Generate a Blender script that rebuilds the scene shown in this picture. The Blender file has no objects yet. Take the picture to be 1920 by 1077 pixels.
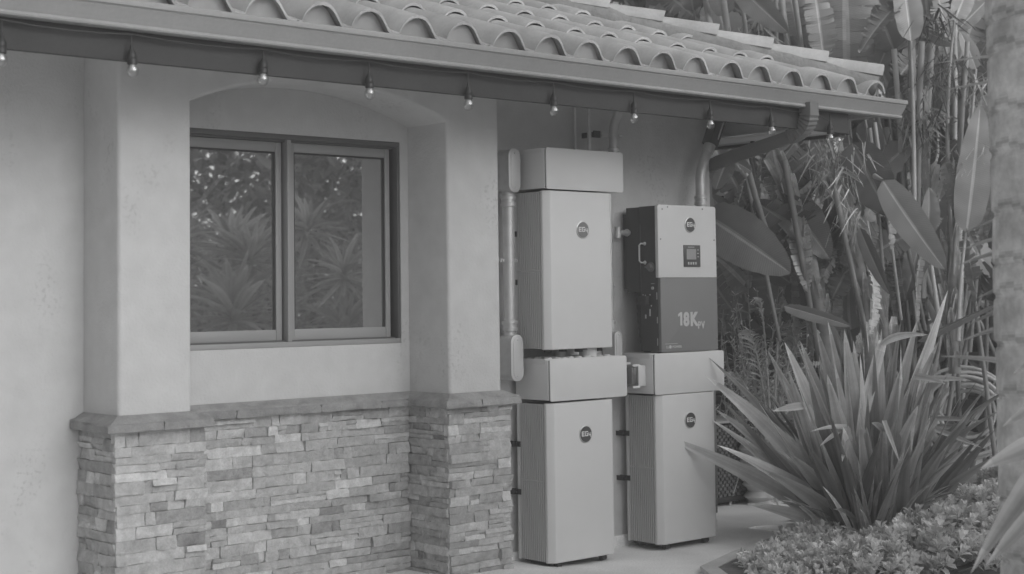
import bpy, bmesh, math, random
from mathutils import Vector, Matrix, noise
sc = bpy.context.scene
col = sc.collection
rad = math.radians
V = Vector

# ------------------------------------------------------------------ camera
EYE = V((0, 0, 1.6))
FW = V((0.6613, 0.7483, 0.0520)).normalized()
RT = V((0.7499, -0.6615, -0.0131))
RT = (RT - FW * RT.dot(FW)).normalized()
UP = RT.cross(FW)
FPX = 2855.0
cd = bpy.data.cameras.new('camera'); cam = bpy.data.objects.new('camera', cd); col.objects.link(cam)
cd.sensor_width = 36; cd.lens = FPX / 1920 * 36; cd.shift_y = -130.7 / 1920
cd.clip_start = 0.05; cd.clip_end = 400
m = Matrix((RT, UP, -FW)).transposed().to_4x4(); m.translation = EYE
cam.matrix_world = m
cd.dof.use_dof = True; cd.dof.focus_distance = 8.9; cd.dof.aperture_fstop = 2.8
sc.camera = cam

def at(px, py, D):
    """world point seen at a photo pixel (1920 wide) at forward distance D"""
    return EYE + D * (FW + (px - 960) / FPX * RT - (py - 538.5 + 130.7) / FPX * UP)

# ------------------------------------------------------------------ light
w = bpy.data.worlds.new('World'); sc.world = w; w.use_nodes = True
nt = w.node_tree; bg = nt.nodes['Background']
SUN_EL, SUN_AZ = 24, 172          # azimuth of the sun, degrees clockwise from +Y
sky = nt.nodes.new('ShaderNodeTexSky'); sky.sky_type = 'NISHITA'; sky.sun_disc = False
sky.sun_elevation = rad(SUN_EL); sky.sun_rotation = rad(SUN_AZ)
sky.air_density = 1.0; sky.dust_density = 4.0
bw = nt.nodes.new('ShaderNodeRGBToBW')       # the photograph is black and white
nt.links.new(sky.outputs[0], bw.inputs[0]); nt.links.new(bw.outputs[0], bg.inputs[0])
bg.inputs[1].default_value = 0.15
sd = bpy.data.lights.new('sun', 'SUN'); so = bpy.data.objects.new('sun', sd); col.objects.link(so)
sd.energy = 1.7; sd.angle = rad(80); sd.color = (1, 1, 1)
sdir = V((math.sin(rad(SUN_AZ)) * math.cos(rad(SUN_EL)), math.cos(rad(SUN_AZ)) * math.cos(rad(SUN_EL)), math.sin(rad(SUN_EL))))
so.rotation_euler = sdir.to_track_quat('Z', 'Y').to_euler(); so.location = sdir * 30
sky.sun_rotation = rad(SUN_AZ)
vs = sc.view_settings; vs.view_transform = 'Standard'; vs.look = 'None'; vs.exposure = -0.40; vs.gamma = 1
sc.render.engine = 'CYCLES'
sc.cycles.max_bounces = 8; sc.cycles.transparent_max_bounces = 12

# ------------------------------------------------------------------ helpers
class MB:
    def __init__(s):
        s.v = []; s.f = []; s.t = []; s.uv = {}; s.tone = 1.0
    def add(s, vs, fs, tone=None):
        n = len(s.v); s.v.extend([V(p) for p in vs])
        for f in fs:
            s.f.append(tuple(i + n for i in f)); s.t.append(s.tone if tone is None else tone)
        return n
    def box(s, x0, x1, y0, y1, z0, z1, tone=None):
        s.add([(x, y, z) for x in (x0, x1) for y in (y0, y1) for z in (z0, z1)],
              [(0, 1, 3, 2), (4, 6, 7, 5), (0, 4, 5, 1), (2, 3, 7, 6), (0, 2, 6, 4), (1, 5, 7, 3)], tone)
    def tube(s, pts, r, n=10, cap=True, square=False, tone=None, ell=1.0, hint=None):
        pts = [V(p) for p in pts]; k = len(pts)
        if not hasattr(r, '__len__'): r = [r] * k
        base = len(s.v); prev = None
        for i in range(k):
            a = pts[max(0, i - 1)]; b = pts[min(k - 1, i + 1)]; d = (b - a).normalized()
            if prev is None:
                u = hint or (V((0, 0, 1)) if abs(d.z) < .9 else V((1, 0, 0)))
                u = (u - d * u.dot(d)).normalized()
            else:
                u = (prev - d * prev.dot(d)).normalized()
            prev = u; q = d.cross(u)
            for j in range(n):
                an = 2 * math.pi * j / n
                c, sn = math.cos(an), math.sin(an)
                if square:
                    mx = max(abs(c), abs(sn)); e = .82
                    c, sn = c / mx, sn / mx
                    if abs(c) > e and abs(sn) > e: c *= .93; sn *= .93
                s.v.append(pts[i] + (u * c * ell + q * sn) * r[i])
        for i in range(k - 1):
            for j in range(n):
                a = base + i * n + j; b = base + i * n + (j + 1) % n
                s.f.append((a, b, b + n, a + n)); s.t.append(s.tone if tone is None else tone)
        if cap:
            s.f.append(tuple(base + j for j in range(n))[::-1]); s.t.append(s.tone if tone is None else tone)
            s.f.append(tuple(base + (k - 1) * n + j for j in range(n))); s.t.append(s.tone if tone is None else tone)
    def lathe(s, prof, o, ax=(0, 0, 1), n=20, tone=None):
        o = V(o); ax = V(ax).normalized()
        pts = [o + ax * h for r, h in prof]; u = V((1, 0, 0)) if abs(ax.x) < .9 else V((0, 1, 0))
        u = (u - ax * u.dot(ax)).normalized(); q = ax.cross(u); base = len(s.v)
        for (r, h) in prof:
            for j in range(n):
                an = 2 * math.pi * j / n
                s.v.append(o + ax * h + (u * math.cos(an) + q * math.sin(an)) * max(r, 1e-5))
        for i in range(len(prof) - 1):
            for j in range(n):
                a = base + i * n + j; b = base + i * n + (j + 1) % n
                s.f.append((a, b, b + n, a + n)); s.t.append(s.tone if tone is None else tone)
        for e, rv in ((0, True), (len(prof) - 1, False)):
            if prof[e][0] > 1e-4:
                f = tuple(base + e * n + j for j in range(n)); s.f.append(f[::-1] if rv else f); s.t.append(s.tone if tone is None else tone)
    def prism(s, poly, plane, d0, d1, tone=None):
        """poly of 2d points in plane 'xz' 'yz' or 'xy', extruded d0..d1 on the third axis"""
        def P(a, b, d):
            return {'xz': (a, d, b), 'yz': (d, a, b), 'xy': (a, b, d)}[plane]
        n = len(poly)
        vs = [P(a, b, d0) for a, b in poly] + [P(a, b, d1) for a, b in poly]
        fs = [tuple(range(n))[::-1], tuple(range(n, 2 * n))] + [(i, (i + 1) % n, n + (i + 1) % n, n + i) for i in range(n)]
        s.add(vs, fs, tone)
    def build(s, name, mat, parent=None, loc=None, bevel=0, seg=2, smooth=40, rot=None, fixn=True):
        me = bpy.data.meshes.new(name); off = V((0, 0, 0))
        o = bpy.data.objects.new(name, me)
        if parent is not None:
            r = parent
            while r.parent: r = r.parent
            off = V(r['_o'][:]) if '_o' in r else r.location
            o.parent = parent
        elif loc is not None:
            off = V(loc); o.location = loc
        me.from_pydata([tuple(p - off) for p in s.v], [], s.f)
        me.materials.append(mat)
        if s.t and (mat.get('tone') or any(abs(t - 1) > 1e-6 for t in s.t)):
            at_ = me.color_attributes.new('tone', 'FLOAT_COLOR', 'CORNER')
            cols = []
            for p in me.polygons:
                t = s.t[p.index]; cols.extend([t, t, t, 1] * p.loop_total)
            at_.data.foreach_set('color', cols)
        if s.uv:
            ul = me.uv_layers.new(name='UVMap'); arr = []
            for l in me.loops: arr.extend(s.uv.get(l.vertex_index, (0, 0)))
            ul.data.foreach_set('uv', arr)
        if bevel or fixn:
            bm = bmesh.new(); bm.from_mesh(me)
            if fixn: bmesh.ops.recalc_face_normals(bm, faces=bm.faces)
            if bevel:
                es = [e for e in bm.edges if len(e.link_faces) == 2 and e.calc_face_angle(0) > rad(35)]
                bmesh.ops.bevel(bm, geom=es, offset=bevel, segments=seg, affect='EDGES', profile=.5, clamp_overlap=True)
            bm.to_mesh(me); bm.free()
        if smooth:
            me.polygons.foreach_set('use_smooth', [True] * len(me.polygons))
            me.set_sharp_from_angle(angle=rad(smooth))
        col.objects.link(o)
        return o

def build_each(mb, name, mat, parent, **kw):
    """every loose piece of the builder becomes a part of its own"""
    par = list(range(len(mb.v)))
    def fd(i):
        while par[i] != i: par[i] = par[par[i]]; i = par[i]
        return i
    for f in mb.f:
        a = fd(f[0])
        for k in f[1:]: par[fd(k)] = a
    grp = {}
    for f, t in zip(mb.f, mb.t): grp.setdefault(fd(f[0]), []).append((f, t))
    for fs in grp.values():
        q = MB(); idx = {}
        for f, t in fs:
            for i in f:
                if i not in idx: idx[i] = len(q.v); q.v.append(mb.v[i])
            q.f.append(tuple(idx[i] for i in f)); q.t.append(t)
        q.build(name, mat, parent, **kw)

def thing(name, label, cat, loc, group=None):
    o = bpy.data.objects.new(name, None); o.location = loc; col.objects.link(o)
    o.empty_display_size = .2
    return tag(o, label, cat, group)
def tag(o, label=None, cat=None, group=None, kind=None):
    if label: o['label'] = label
    if cat: o['category'] = cat
    if group: o['group'] = group
    if kind: o['kind'] = kind
    return o

def M(name, v, rough=.7, metal=0, spec=.4, tone=False, var=None, bump=None, fine=None, leaf=0, veins=0, coat=0, spots=False):
    """grey material: v albedo, var=(scale, amount) blotches, bump=(scale, strength, dist), fine=(scale, amount) speckle"""
    v = min(.86, v * 1.165)
    mt = bpy.data.materials.new(name); mt.use_nodes = True
    n = mt.node_tree; p = n.nodes['Principled BSDF']; L = n.links.new
    p.inputs['Roughness'].default_value = rough; p.inputs['Metallic'].default_value = metal
    p.inputs['Specular IOR Level'].default_value = spec
    if coat: p.inputs['Coat Weight'].default_value = coat
    def val(x):
        q = n.nodes.new('ShaderNodeValue'); q.outputs[0].default_value = x; return q.outputs[0]
    def math_(op, a, b):
        q = n.nodes.new('ShaderNodeMath'); q.operation = op
        for i, x in ((0, a), (1, b)):
            if isinstance(x, (int, float)): q.inputs[i].default_value = x
            else: L(x, q.inputs[i])
        return q.outputs[0]
    tc = n.nodes.new('ShaderNodeTexCoord')
    c = val(v)
    for spec_, det in ((var, 5), (fine, 2)):
        if spec_:
            q = n.nodes.new('ShaderNodeTexNoise'); q.inputs['Scale'].default_value = spec_[0]; q.inputs['Detail'].default_value = det
            L(tc.outputs['Object'], q.inputs['Vector'])
            k = math_('MULTIPLY', math_('SUBTRACT', q.outputs['Fac'], .5), spec_[1] * 4)
            c = math_('MULTIPLY', c, math_('ADD', k, 1.0))
    if spots:      # sparse rough patches where the trowel dragged
        q1 = n.nodes.new('ShaderNodeTexNoise'); q1.inputs['Scale'].default_value = 1.9; q1.inputs['Detail'].default_value = 3
        q2 = n.nodes.new('ShaderNodeTexNoise'); q2.inputs['Scale'].default_value = 48; q2.inputs['Detail'].default_value = 3
        mp = n.nodes.new('ShaderNodeMapping'); mp.inputs['Scale'].default_value = (1.6, 1.6, .8)
        L(tc.outputs['Object'], mp.inputs[0]); L(mp.outputs[0], q1.inputs['Vector']); L(tc.outputs['Object'], q2.inputs['Vector'])
        r1 = n.nodes.new('ShaderNodeMapRange'); r1.inputs[1].default_value = .56; r1.inputs[2].default_value = .66; L(q1.outputs['Fac'], r1.inputs[0])
        r2 = n.nodes.new('ShaderNodeMapRange'); r2.inputs[1].default_value = .54; r2.inputs[2].default_value = .64; L(q2.outputs['Fac'], r2.inputs[0])
        k = math_('MULTIPLY', math_('MULTIPLY', r1.outputs[0], r2.outputs[0]), -.17)
        c = math_('MULTIPLY', c, math_('ADD', k, 1.0))
    if tone:
        mt['tone'] = 1
        a = n.nodes.new('ShaderNodeAttribute'); a.attribute_name = 'tone'
        c = math_('MULTIPLY', c, a.outputs['Fac'])
    hgt = None
    if veins:
        uv = n.nodes.new('ShaderNodeSeparateXYZ'); L(tc.outputs['UV'], uv.inputs[0])
        ww = n.nodes.new('ShaderNodeMath'); ww.operation = 'SINE'
        L(math_('MULTIPLY', math_('ADD', uv.outputs[1], math_('MULTIPLY', math_('ABSOLUTE', uv.outputs[0], 0), -.10)), 420), ww.inputs[0])
        c = math_('MULTIPLY', c, math_('ADD', math_('MULTIPLY', ww.outputs[0], .07 * veins), 1.0))
        mid = math_('LESS_THAN', math_('ABSOLUTE', uv.outputs[0], 0), .045)
        c = math_('MULTIPLY', c, math_('ADD', math_('MULTIPLY', mid, .7), 1.0))
        hgt = ww.outputs[0]
    L(c, p.inputs['Base Color'])
    if bump or hgt is not None:
        b = n.nodes.new('ShaderNodeBump')
        if bump:
            q = n.nodes.new('ShaderNodeTexNoise'); q.inputs['Scale'].default_value = bump[0]; q.inputs['Detail'].default_value = 6
            L(tc.outputs['Object'], q.inputs['Vector']); L(q.outputs['Fac'], b.inputs['Height'])
            b.inputs['Strength'].default_value = bump[1]; b.inputs['Distance'].default_value = bump[2]
        else:
            L(hgt, b.inputs['Height']); b.inputs['Strength'].default_value = .18; b.inputs['Distance'].default_value = .002
        L(b.outputs[0], p.inputs['Normal'])
    if leaf:
        tr = n.nodes.new('ShaderNodeBsdfTranslucent'); L(c, tr.inputs['Color'])
        mx = n.nodes.new('ShaderNodeMixShader'); mx.inputs[0].default_value = leaf
        L(p.outputs[0], mx.inputs[1]); L(tr.outputs[0], mx.inputs[2])
        L(mx.outputs[0], n.nodes['Material Output'].inputs['Surface'])
    return mt

m_stucco = M('stucco', .48, .92, spec=.15, spots=True, var=(1.3, .05), bump=(70, .6, .005), fine=(9, .05))
m_stone = M('ledger_stone', .37, .88, spec=.2, tone=True, var=(22, .22), bump=(38, .9, .012), fine=(120, .10))
m_grout = M('stone_backing', .20, .95, tone=False)
m_cap = M('sandstone_cap', .24, .9, spec=.2, tone=True, var=(11, .24), bump=(38, .9, .012), fine=(140, .10))
m_tile = M('roof_clay', .50, .85, spec=.2, tone=True, var=(5, .20), bump=(60, .3, .004), fine=(55, .06))
m_mortar = M('mortar', .30, .95, spec=.1, var=(14, .15), bump=(40, .9, .01))
m_felt = M('roof_felt', .06, .9, var=(30, .4))
m_gutter = M('painted_gutter', .31, .5, spec=.35, var=(2.5, .10), fine=(60, .05))
m_spout = M('shaded_downspout_paint', .15, .5, spec=.35, var=(3, .1))  # gutter colour darkened to carry the shade on the sloping underside
m_fascia = M('fascia_paint', .060, .75, spec=.2, var=(3, .12), fine=(70, .06))
m_soffit = M('soffit_paint', .90, .85, spec=.2, var=(5, .05))
m_frame = M('window_metal', .26, .45, spec=.4, var=(3, .05))
m_frame_shade = M('shaded_window_track', .10, .5, spec=.4)  # frame metal darkened to carry the shade on head and side jambs
m_conc = M('concrete', .73, .9, spec=.2, var=(2.2, .16), bump=(60, .4, .005), fine=(90, .13))
m_soil = M('soil', .16, .95, var=(12, .3), bump=(30, .9, .03))
m_cab = M('cabinet_paint', .55, .42, spec=.4, var=(1.6, .03), fine=(14, .012))
m_cabside = M('cabinet_fins', .50, .5, spec=.3)
m_groove = M('cabinet_grooves', .10, .6, spec=.3)
m_box = M('box_side_paint', .60, .5, spec=.35, var=(2, .03))
m_galv = M('galvanised', .50, .38, metal=.45, spec=.5, var=(14, .12))
m_bodyc = M('conduit_cast', .48, .5, metal=.25, spec=.5, var=(30, .06))
m_black = M('black_parts', .03, .5)
m_dark = M('inverter_case', .055, .45, spec=.5, var=(6, .08))
m_mid = M('inverter_grey', .17, .5, spec=.35)
m_badge = M('badge_dark', .07, .35)
m_badge2 = M('badge_grey', .17, .35)
m_white = M('white_print', .62, .5)
m_print = M('pale_print', .42, .6)
m_ring = M('badge_ring', .5, .3, metal=.5)
m_screen = M('lcd_glass', .26, .15, spec=.6)
m_pvc = M('grey_plastic', .55, .45)
m_socket = M('lamp_socket', .03, .4)
m_stemw = M('lamp_stem', .60, .6)
m_cover = M('cover_metal', .50, .4, metal=.2)
m_leafA = M('broad_leaf', .34, .38, spec=.5, tone=True, var=(5, .20), leaf=.12, veins=1)
m_stem = M('leaf_stalk', .38, .5, spec=.4, tone=True, var=(10, .15))
m_dead = M('dead_leaf', .48, .85, spec=.15, tone=True, var=(20, .25), leaf=.15)
m_flax = M('flax_blade', .52, .36, spec=.5, tone=True, var=(6, .20), leaf=.2, fine=(60, .05))
m_shrub = M('shrub_leaf', .70, .5, spec=.4, tone=True, leaf=.25)
m_hedge = M('hedge_leaf', .24, .55, spec=.4, tone=True, leaf=.25)
m_core = M('hedge_core', .035, .95, var=(8, .4))
m_palm = M('palm_bark', .52, .9, spec=.15, tone=True, var=(9, .30), bump=(25, .8, .01), fine=(40, .12))
m_wicker = M('wicker', .13, .7, tone=True)
m_hose = M('hose_rubber', .55, .5, var=(12, .08))
m_pot = M('pale_ceramic', .5, .7, var=(10, .1))
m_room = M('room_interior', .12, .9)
def glass(name, refl, tint):
    mt = bpy.data.materials.new(name); mt.use_nodes = True; n = mt.node_tree
    n.nodes.remove(n.nodes['Principled BSDF'])
    g = n.nodes.new('ShaderNodeBsdfGlossy'); g.inputs['Roughness'].default_value = .02 if refl > .3 else 0; g.inputs['Color'].default_value = (.92, .92, .92, 1)
    t = n.nodes.new('ShaderNodeBsdfTransparent'); t.inputs['Color'].default_value = (tint, tint, tint, 1)
    d = n.nodes.new('ShaderNodeBsdfDiffuse'); d.inputs['Color'].default_value = (.5, .5, .5, 1)
    mx = n.nodes.new('ShaderNodeMixShader'); mx.inputs[0].default_value = refl
    m2 = n.nodes.new('ShaderNodeMixShader'); m2.inputs[0].default_value = .15 if refl > .3 else 0
    n.links.new(t.outputs[0], mx.inputs[1]); n.links.new(g.outputs[0], mx.inputs[2])
    n.links.new(mx.outputs[0], m2.inputs[1]); n.links.new(d.outputs[0], m2.inputs[2])
    n.links.new(m2.outputs[0], n.nodes['Material Output'].inputs['Surface'])
    return mt
m_glass = glass('window_glass', .60, .35)
m_bulb = glass('bulb_glass', .20, .90)
m_clear = glass('clear_cover', .18, .80)

rnd = random.Random(7)
YW = 6.92           # plane of the house wall
def fbm(x, y, z=0): return noise.noise((x, y, z))

# ------------------------------------------------------------------ ground
def gz(x, y):
    """gentle rise of the slab towards the stone pilasters"""
    t = min(1, max(0, (6.35 - x) / .75)); t = t * t * (3 - 2 * t)
    u = min(1, max(0, (y - 4.6) / 1.4)); u = u * u * (3 - 2 * u)
    return .075 * t * u
g = MB(); 
g.add([(-38, -38, -.06), (50, -38, -.06), (50, 50, -.06), (-38, 50, -.06)], [(0, 1, 2, 3)])
tag(g.build('ground', m_soil, smooth=0), 'dark bare soil under the garden', kind='structure')
p = MB(); NX, NY = 90, 60
xs = [-14] + [-4 + 22 * i / (NX - 1) for i in range(NX)]; ys = [-16] + [-3 + 16 * j / (NY - 1) for j in range(NY)]
for y in ys:
    for x in xs: p.v.append(V((x, y, gz(x, y))))
for j in range(NY):
    for i in range(NX):
        a = j * (NX + 1) + i; p.f.append((a, a + 1, a + NX + 2, a + NX + 1)); p.t.append(1)
tag(p.build('patio', m_conc, smooth=180), 'pale smooth concrete patio under the cabinets', kind='structure')
# planting bed, an island of soil edged by the slab
bed = [(6.55, 4.0), (6.50, 5.55), (6.72, 5.86), (7.2, 6.04), (7.75, 6.2), (8.5, 6.45), (9.3, 6.5), (10.3, 6.35), (11.2, 6.25), (11.6, 5.6), (11.4, 4.0)]
b = MB(); b.prism(bed, 'xy', .002, .03)
tag(b.build('planting_bed', m_soil, smooth=0), 'soil of the planting bed beside the patio', kind='structure')

e_ = MB()
for i in range(len(bed) - 3):
    A0, A1 = V(bed[i] + (0,)), V(bed[i + 1] + (0,)); nA = V((-(A1 - A0).y, (A1 - A0).x, 0)).normalized() * .10
    nB = nA
    if i + 2 < len(bed): q_ = V(bed[i + 2] + (0,)) - A1; nB = (nA.normalized() + V((-q_.y, q_.x, 0)).normalized()).normalized() * .10
    if i > 0: q_ = A0 - V(bed[i - 1] + (0,)); nA = (nA.normalized() + V((-q_.y, q_.x, 0)).normalized()).normalized() * .10
    a_, b_ = A0 + nA, A1 + nB
    e_.add([(A0.x, A0.y, .004), (A1.x, A1.y, .004), (b_.x, b_.y, .004), (a_.x, a_.y, .004), (A0.x, A0.y, .036), (A1.x, A1.y, .036), (b_.x, b_.y, .036), (a_.x, a_.y, .036)],
           [(0, 1, 2, 3), (4, 5, 6, 7), (0, 1, 5, 4), (2, 3, 7, 6)])
tag(e_.build('bed_edging', M('edging_concrete', .48, .9, var=(5, .15), fine=(60, .1)), smooth=0), 'curved concrete edging of the planting bed', kind='structure')

# ------------------------------------------------------------------ house
house = thing('house', 'pale stucco house with clay tile roof, stacked stone base and dark framed window', 'house', (5.5, YW, 0))
WX0, WX1, WZ0, WZ1 = 3.80, 5.266, 1.345, 2.489      # window opening
HX = 7.93
b = MB(); T = YW + .22
b.box(-4, WX0, YW, T, 0, 3.02); b.box(WX1, HX, YW, T, 0, 3.02)
b.box(WX0, WX1, YW, T, 0, WZ0); b.box(WX0, WX1, YW, T, WZ1, 3.02)
b.box(HX - .22, HX, T, 13, 0, 3.02); b.box(-4, HX - .22, 12.8, 13, 0, 3.02); b.box(-4, -3.8, T, 12.8, 0, 3.02)
# merge the four front pieces visually: coplanar butted faces
b.build('wall', m_stucco, house, smooth=0)
b = MB(); b.box(6.0, HX - .006, YW - .018, YW + .01, gz(6.1, 6.9) - .05, .072); b.build('wall_base', m_conc, house, bevel=.004)
# pilasters joined by the arch
px0, px1, px2, px3 = 3.336, 3.722, 5.322, 5.704
arch = []
N = 28; zs, zc = 2.575, 2.735; hw = (px2 - px1) / 2; R_ = (hw * hw + (zc - zs) ** 2) / (2 * (zc - zs)); cx_ = (px1 + px2) / 2
for i in range(N + 1):
    x = px2 - (px2 - px1) * i / N
    arch.append((x, math.sqrt(R_ * R_ - (x - cx_) ** 2) - R_ + zc))
YP = 6.56
b = MB(); poly = [(px0, .99), (px0, 3.02), (px3, 3.02), (px3, .99), (px2, .99)] + arch + [(px1, .99)]
b.prism(poly[::-1], 'xz', YP, YW - .002)
sur = b.build('window_surround', m_stucco, house, smooth=0, fixn=True)
bm = bmesh.new(); bm.from_mesh(sur.data)
off = house.location
es = [e for e in bm.edges if len(e.link_faces) == 2 and e.calc_face_angle(0) > rad(40) and all(v.co.y + off.y < YP + .01 for v in e.verts)
      and not all(abs(v.co.z + off.z - .99) < .01 for v in e.verts)]
bmesh.ops.bevel(bm, geom=es, offset=.022, segments=4, affect='EDGES', profile=.5)
bm.to_mesh(sur.data); bm.free()
sur.data.polygons.foreach_set('use_smooth', [True] * len(sur.data.polygons)); sur.data.set_sharp_from_angle(angle=rad(45))

# stacked stone
def veneer(mb, a0, a1, z0, z1, place, seed, dark=1.0, ends=(0, 0)):
    """rows of split stone along a from a0 to a1; place(a, z, out) -> world point"""
    r = random.Random(seed); z = z0
    while z < z1 - .012:
        h = r.choice((.036, .042, .048, .054, .060)); h = min(h, z1 - z)
        if z1 - z - h < .02: h = z1 - z
        a = a0 - (r.uniform(0, .014) if ends[0] else 0); end = a1 + (r.uniform(0, .014) if ends[1] else 0)
        while a < end - .001:
            l = r.choice((.05, .08, .11, .15, .19, .24, .30)) * r.uniform(.8, 1.2)
            if end - a - l < .05: l = end - a
            split = h > .045 and r.random() < .18
            parts = [(z, z + h)] if not split else [(z, z + h * .5), (z + h * .5, z + h)]
            for (za, zb) in parts:
                out = r.uniform(.004, .014) if r.random() < .8 else r.uniform(.0, .026)
                t = r.choice((.78, .84, .90, .95, 1.0, 1.0, 1.05, 1.1, 1.2, 1.32)) * dark
                if r.random() < .05: t *= .75
                g_ = .0006; j = lambda s_=.0045: r.uniform(-s_, s_)
                za2, zb2 = za + g_, zb - g_; b0, b1 = a + g_, a + l - g_
                na = max(2, int(l / .035)); fr = []; 
                tl = j(.006); tl2 = j(.006)
                for iz in range(3):
                    zz = za2 + (zb2 - za2) * iz / 2
                    for ia in range(na + 1):
                        aa = b0 + (b1 - b0) * ia / na
                        o = out + tl * (iz - 1) + tl2 * (2 * ia / na - 1) + r.uniform(-.0035, .0035)
                        if ia in (0, na) or iz in (0, 2): o -= .002
                        fr.append(place(aa + (j(.003) if 0 < ia < na else j(.0015)), zz + (j(.002)), o))
                nb = [place(aa, zz, -.03) for zz in (za2, zb2) for aa in (b0, b1)]
                base = len(mb.v); nn = na + 1
                fs = [(iz * nn + ia, iz * nn + ia + 1, (iz + 1) * nn + ia + 1, (iz + 1) * nn + ia) for iz in range(2) for ia in range(na)]
                k = 3 * nn
                fs += [tuple(list(range(0, nn)) + [k + 1, k])[::-1], tuple(list(range(2 * nn, 3 * nn)) + [k + 3, k + 2]),
                       (0, nn, 2 * nn, k + 2, k), (nn - 1, k + 1, k + 3, 3 * nn - 1, 2 * nn - 1)]
                mb.add(fr + nb, fs, t)
            a += l
        z += h
sx0, sx1, sx2, sx3 = 3.315, 3.772, 5.296, 5.738
YS = 6.54; YI = 6.888; ZT = .992
for (a0, a1, sd_, rr) in ((sx0, sx1, 3, True), (sx2, sx3, 5, True)):
    b = MB()
    veneer(b, a0, a1, 0, ZT, lambda a, z, o: V((a, YS - o, z)), sd_, ends=(1, 1))
    veneer(b, YS + .002, YW - .004, 0, ZT, lambda a, z, o, A=a0: V((A - o, a, z)), sd_ + 20)
    if a1 == sx3:
        veneer(b, YS + .002, YW - .004, 0, ZT, lambda a, z, o: V((sx3 + o, a, z)), 44)
    else:
        veneer(b, YS + .002, YI - .004, 0, ZT, lambda a, z, o: V((sx1 + o, a, z)), 45)
    ob = b.build('stone_veneer', m_stone, house, smooth=30, fixn=True)
    c = MB(); c.box(a0 + .018, a1 - .018, YS + .018, YW - .003, 0, ZT - .003); c.build('stone_backing', m_grout, house, smooth=0)
b = MB(); veneer(b, sx1 + .012, sx2 - .012, 0, ZT, lambda a, z, o: V((a, YI - o, z)), 9, ends=(0, 0))
b.build('stone_veneer', m_stone, house, smooth=30)

# sandstone cap
def cap_piece(mb, poly, z0, z1, tone, seed):
    r = random.Random(seed); pts = []
    n = len(poly)
    for i in range(n):
        a = V(poly[i] + (0,)); c_ = V(poly[(i + 1) % n] + (0,)); k = max(1, int((c_ - a).length / .04))
        for j in range(k): pts.append(a.lerp(c_, j / k))
    ctr = sum(pts, V()) / len(pts)
    rings = []
    for (zz, ins) in ((z0, .006), (z0 + .006, 0), (z1 - .012, 0), (z1 - .004, .005), (z1, .014)):
        ring = []
        for q in pts:
            d = (ctr - q); d.normalize()
            nz = noise.noise((q.x * 14 + seed, q.y * 14, zz * 50)) * .009 + noise.noise((q.x * 45, q.y * 45, zz * 90)) * .006
            ring.append(V((q.x, q.y, zz)) + d * (ins + nz) + V((0, 0, noise.noise((q.x * 9, q.y * 9, 3)) * .003)))
        rings.append(ring)
    base = len(mb.v); m_ = len(pts); vs_ = [p_ for rg in rings for p_ in rg]
    fs = [(i * m_ + j, i * m_ + (j + 1) % m_, (i + 1) * m_ + (j + 1) % m_, (i + 1) * m_ + j) for i in range(4) for j in range(m_)]
    fs += [tuple(range(m_))[::-1], tuple(range(4 * m_, 5 * m_))]
    mb.add(vs_, fs, tone)
cz0, cz1 = .993, 1.036
b = MB()
cap_piece(b, [(3.262, 6.915), (3.25, 6.49), (3.275, 6.478), (3.53, 6.478), (3.53, 6.915)], cz0, cz1, .98, 1)
cap_piece(b, [(3.533, 6.915), (3.533, 6.478), (3.80, 6.478), (3.815, 6.82), (3.815, 6.915)], cz0 - .002, cz1 + .001, 1.06, 2)
xx = [3.818, 4.14, 4.66, 5.06, 5.243]
for i in range(4):
    cap_piece(b, [(xx[i], 6.915), (xx[i], 6.832), (xx[i + 1] - .002, 6.832), (xx[i + 1] - .002, 6.915)], cz0 + .001, cz1 - .001 * i, (.92, 1.0, 1.08, .97)[i], 5 + i)
cap_piece(b, [(5.245, 6.915), (5.245, 6.49), (5.26, 6.478), (5.49, 6.478), (5.49, 6.915)], cz0, cz1, 1.12, 12)
cap_piece(b, [(5.493, 6.915), (5.493, 6.478), (5.78, 6.478), (5.80, 6.50), (5.80, 6.915)], cz0 - .001, cz1 + .001, 1.2, 13)
LA = [(3.262, 6.918), (3.262, 6.492), (3.803, 6.492), (3.803, 6.846), (5.257, 6.846), (5.257, 6.492), (5.79, 6.492), (5.79, 6.918)]
LB = [(3.334, 6.918), (3.334, 6.558), (3.724, 6.558), (3.724, 6.916), (5.320, 6.916), (5.320, 6.558), (5.706, 6.558), (5.706, 6.918)]
for i in range(7):
    A0, A1, B0, B1 = [V(q + (z_,)) for q, z_ in ((LA[i], cz1 - .003), (LA[i + 1], cz1 - .003), (LB[i], cz1 + .034), (LB[i + 1], cz1 + .034))]
    k_ = max(2, int((A1 - A0).length / .03)); base = len(b.v)
    for j in range(k_ + 1):
        t = j / k_; a_, b_ = A0.lerp(A1, t), B0.lerp(B1, t)
        for u in (0, .08, .4, .7, 1): 
            q = a_.lerp(b_, u); q.z += noise.noise((q.x * 16, q.y * 16, 7)) * .006 * (1 if 0 < u < 1 else 0) + (.004 if u == .08 else 0); b.v.append(q)
    for j in range(k_):
        for u in range(4):
            a_ = base + j * 5 + u; b.f.append((a_, a_ + 5, a_ + 6, a_ + 1)); b.t.append(1.05 if i < 3 else 1.18)
b.build('stone_cap', m_cap, house, smooth=35)

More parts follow.
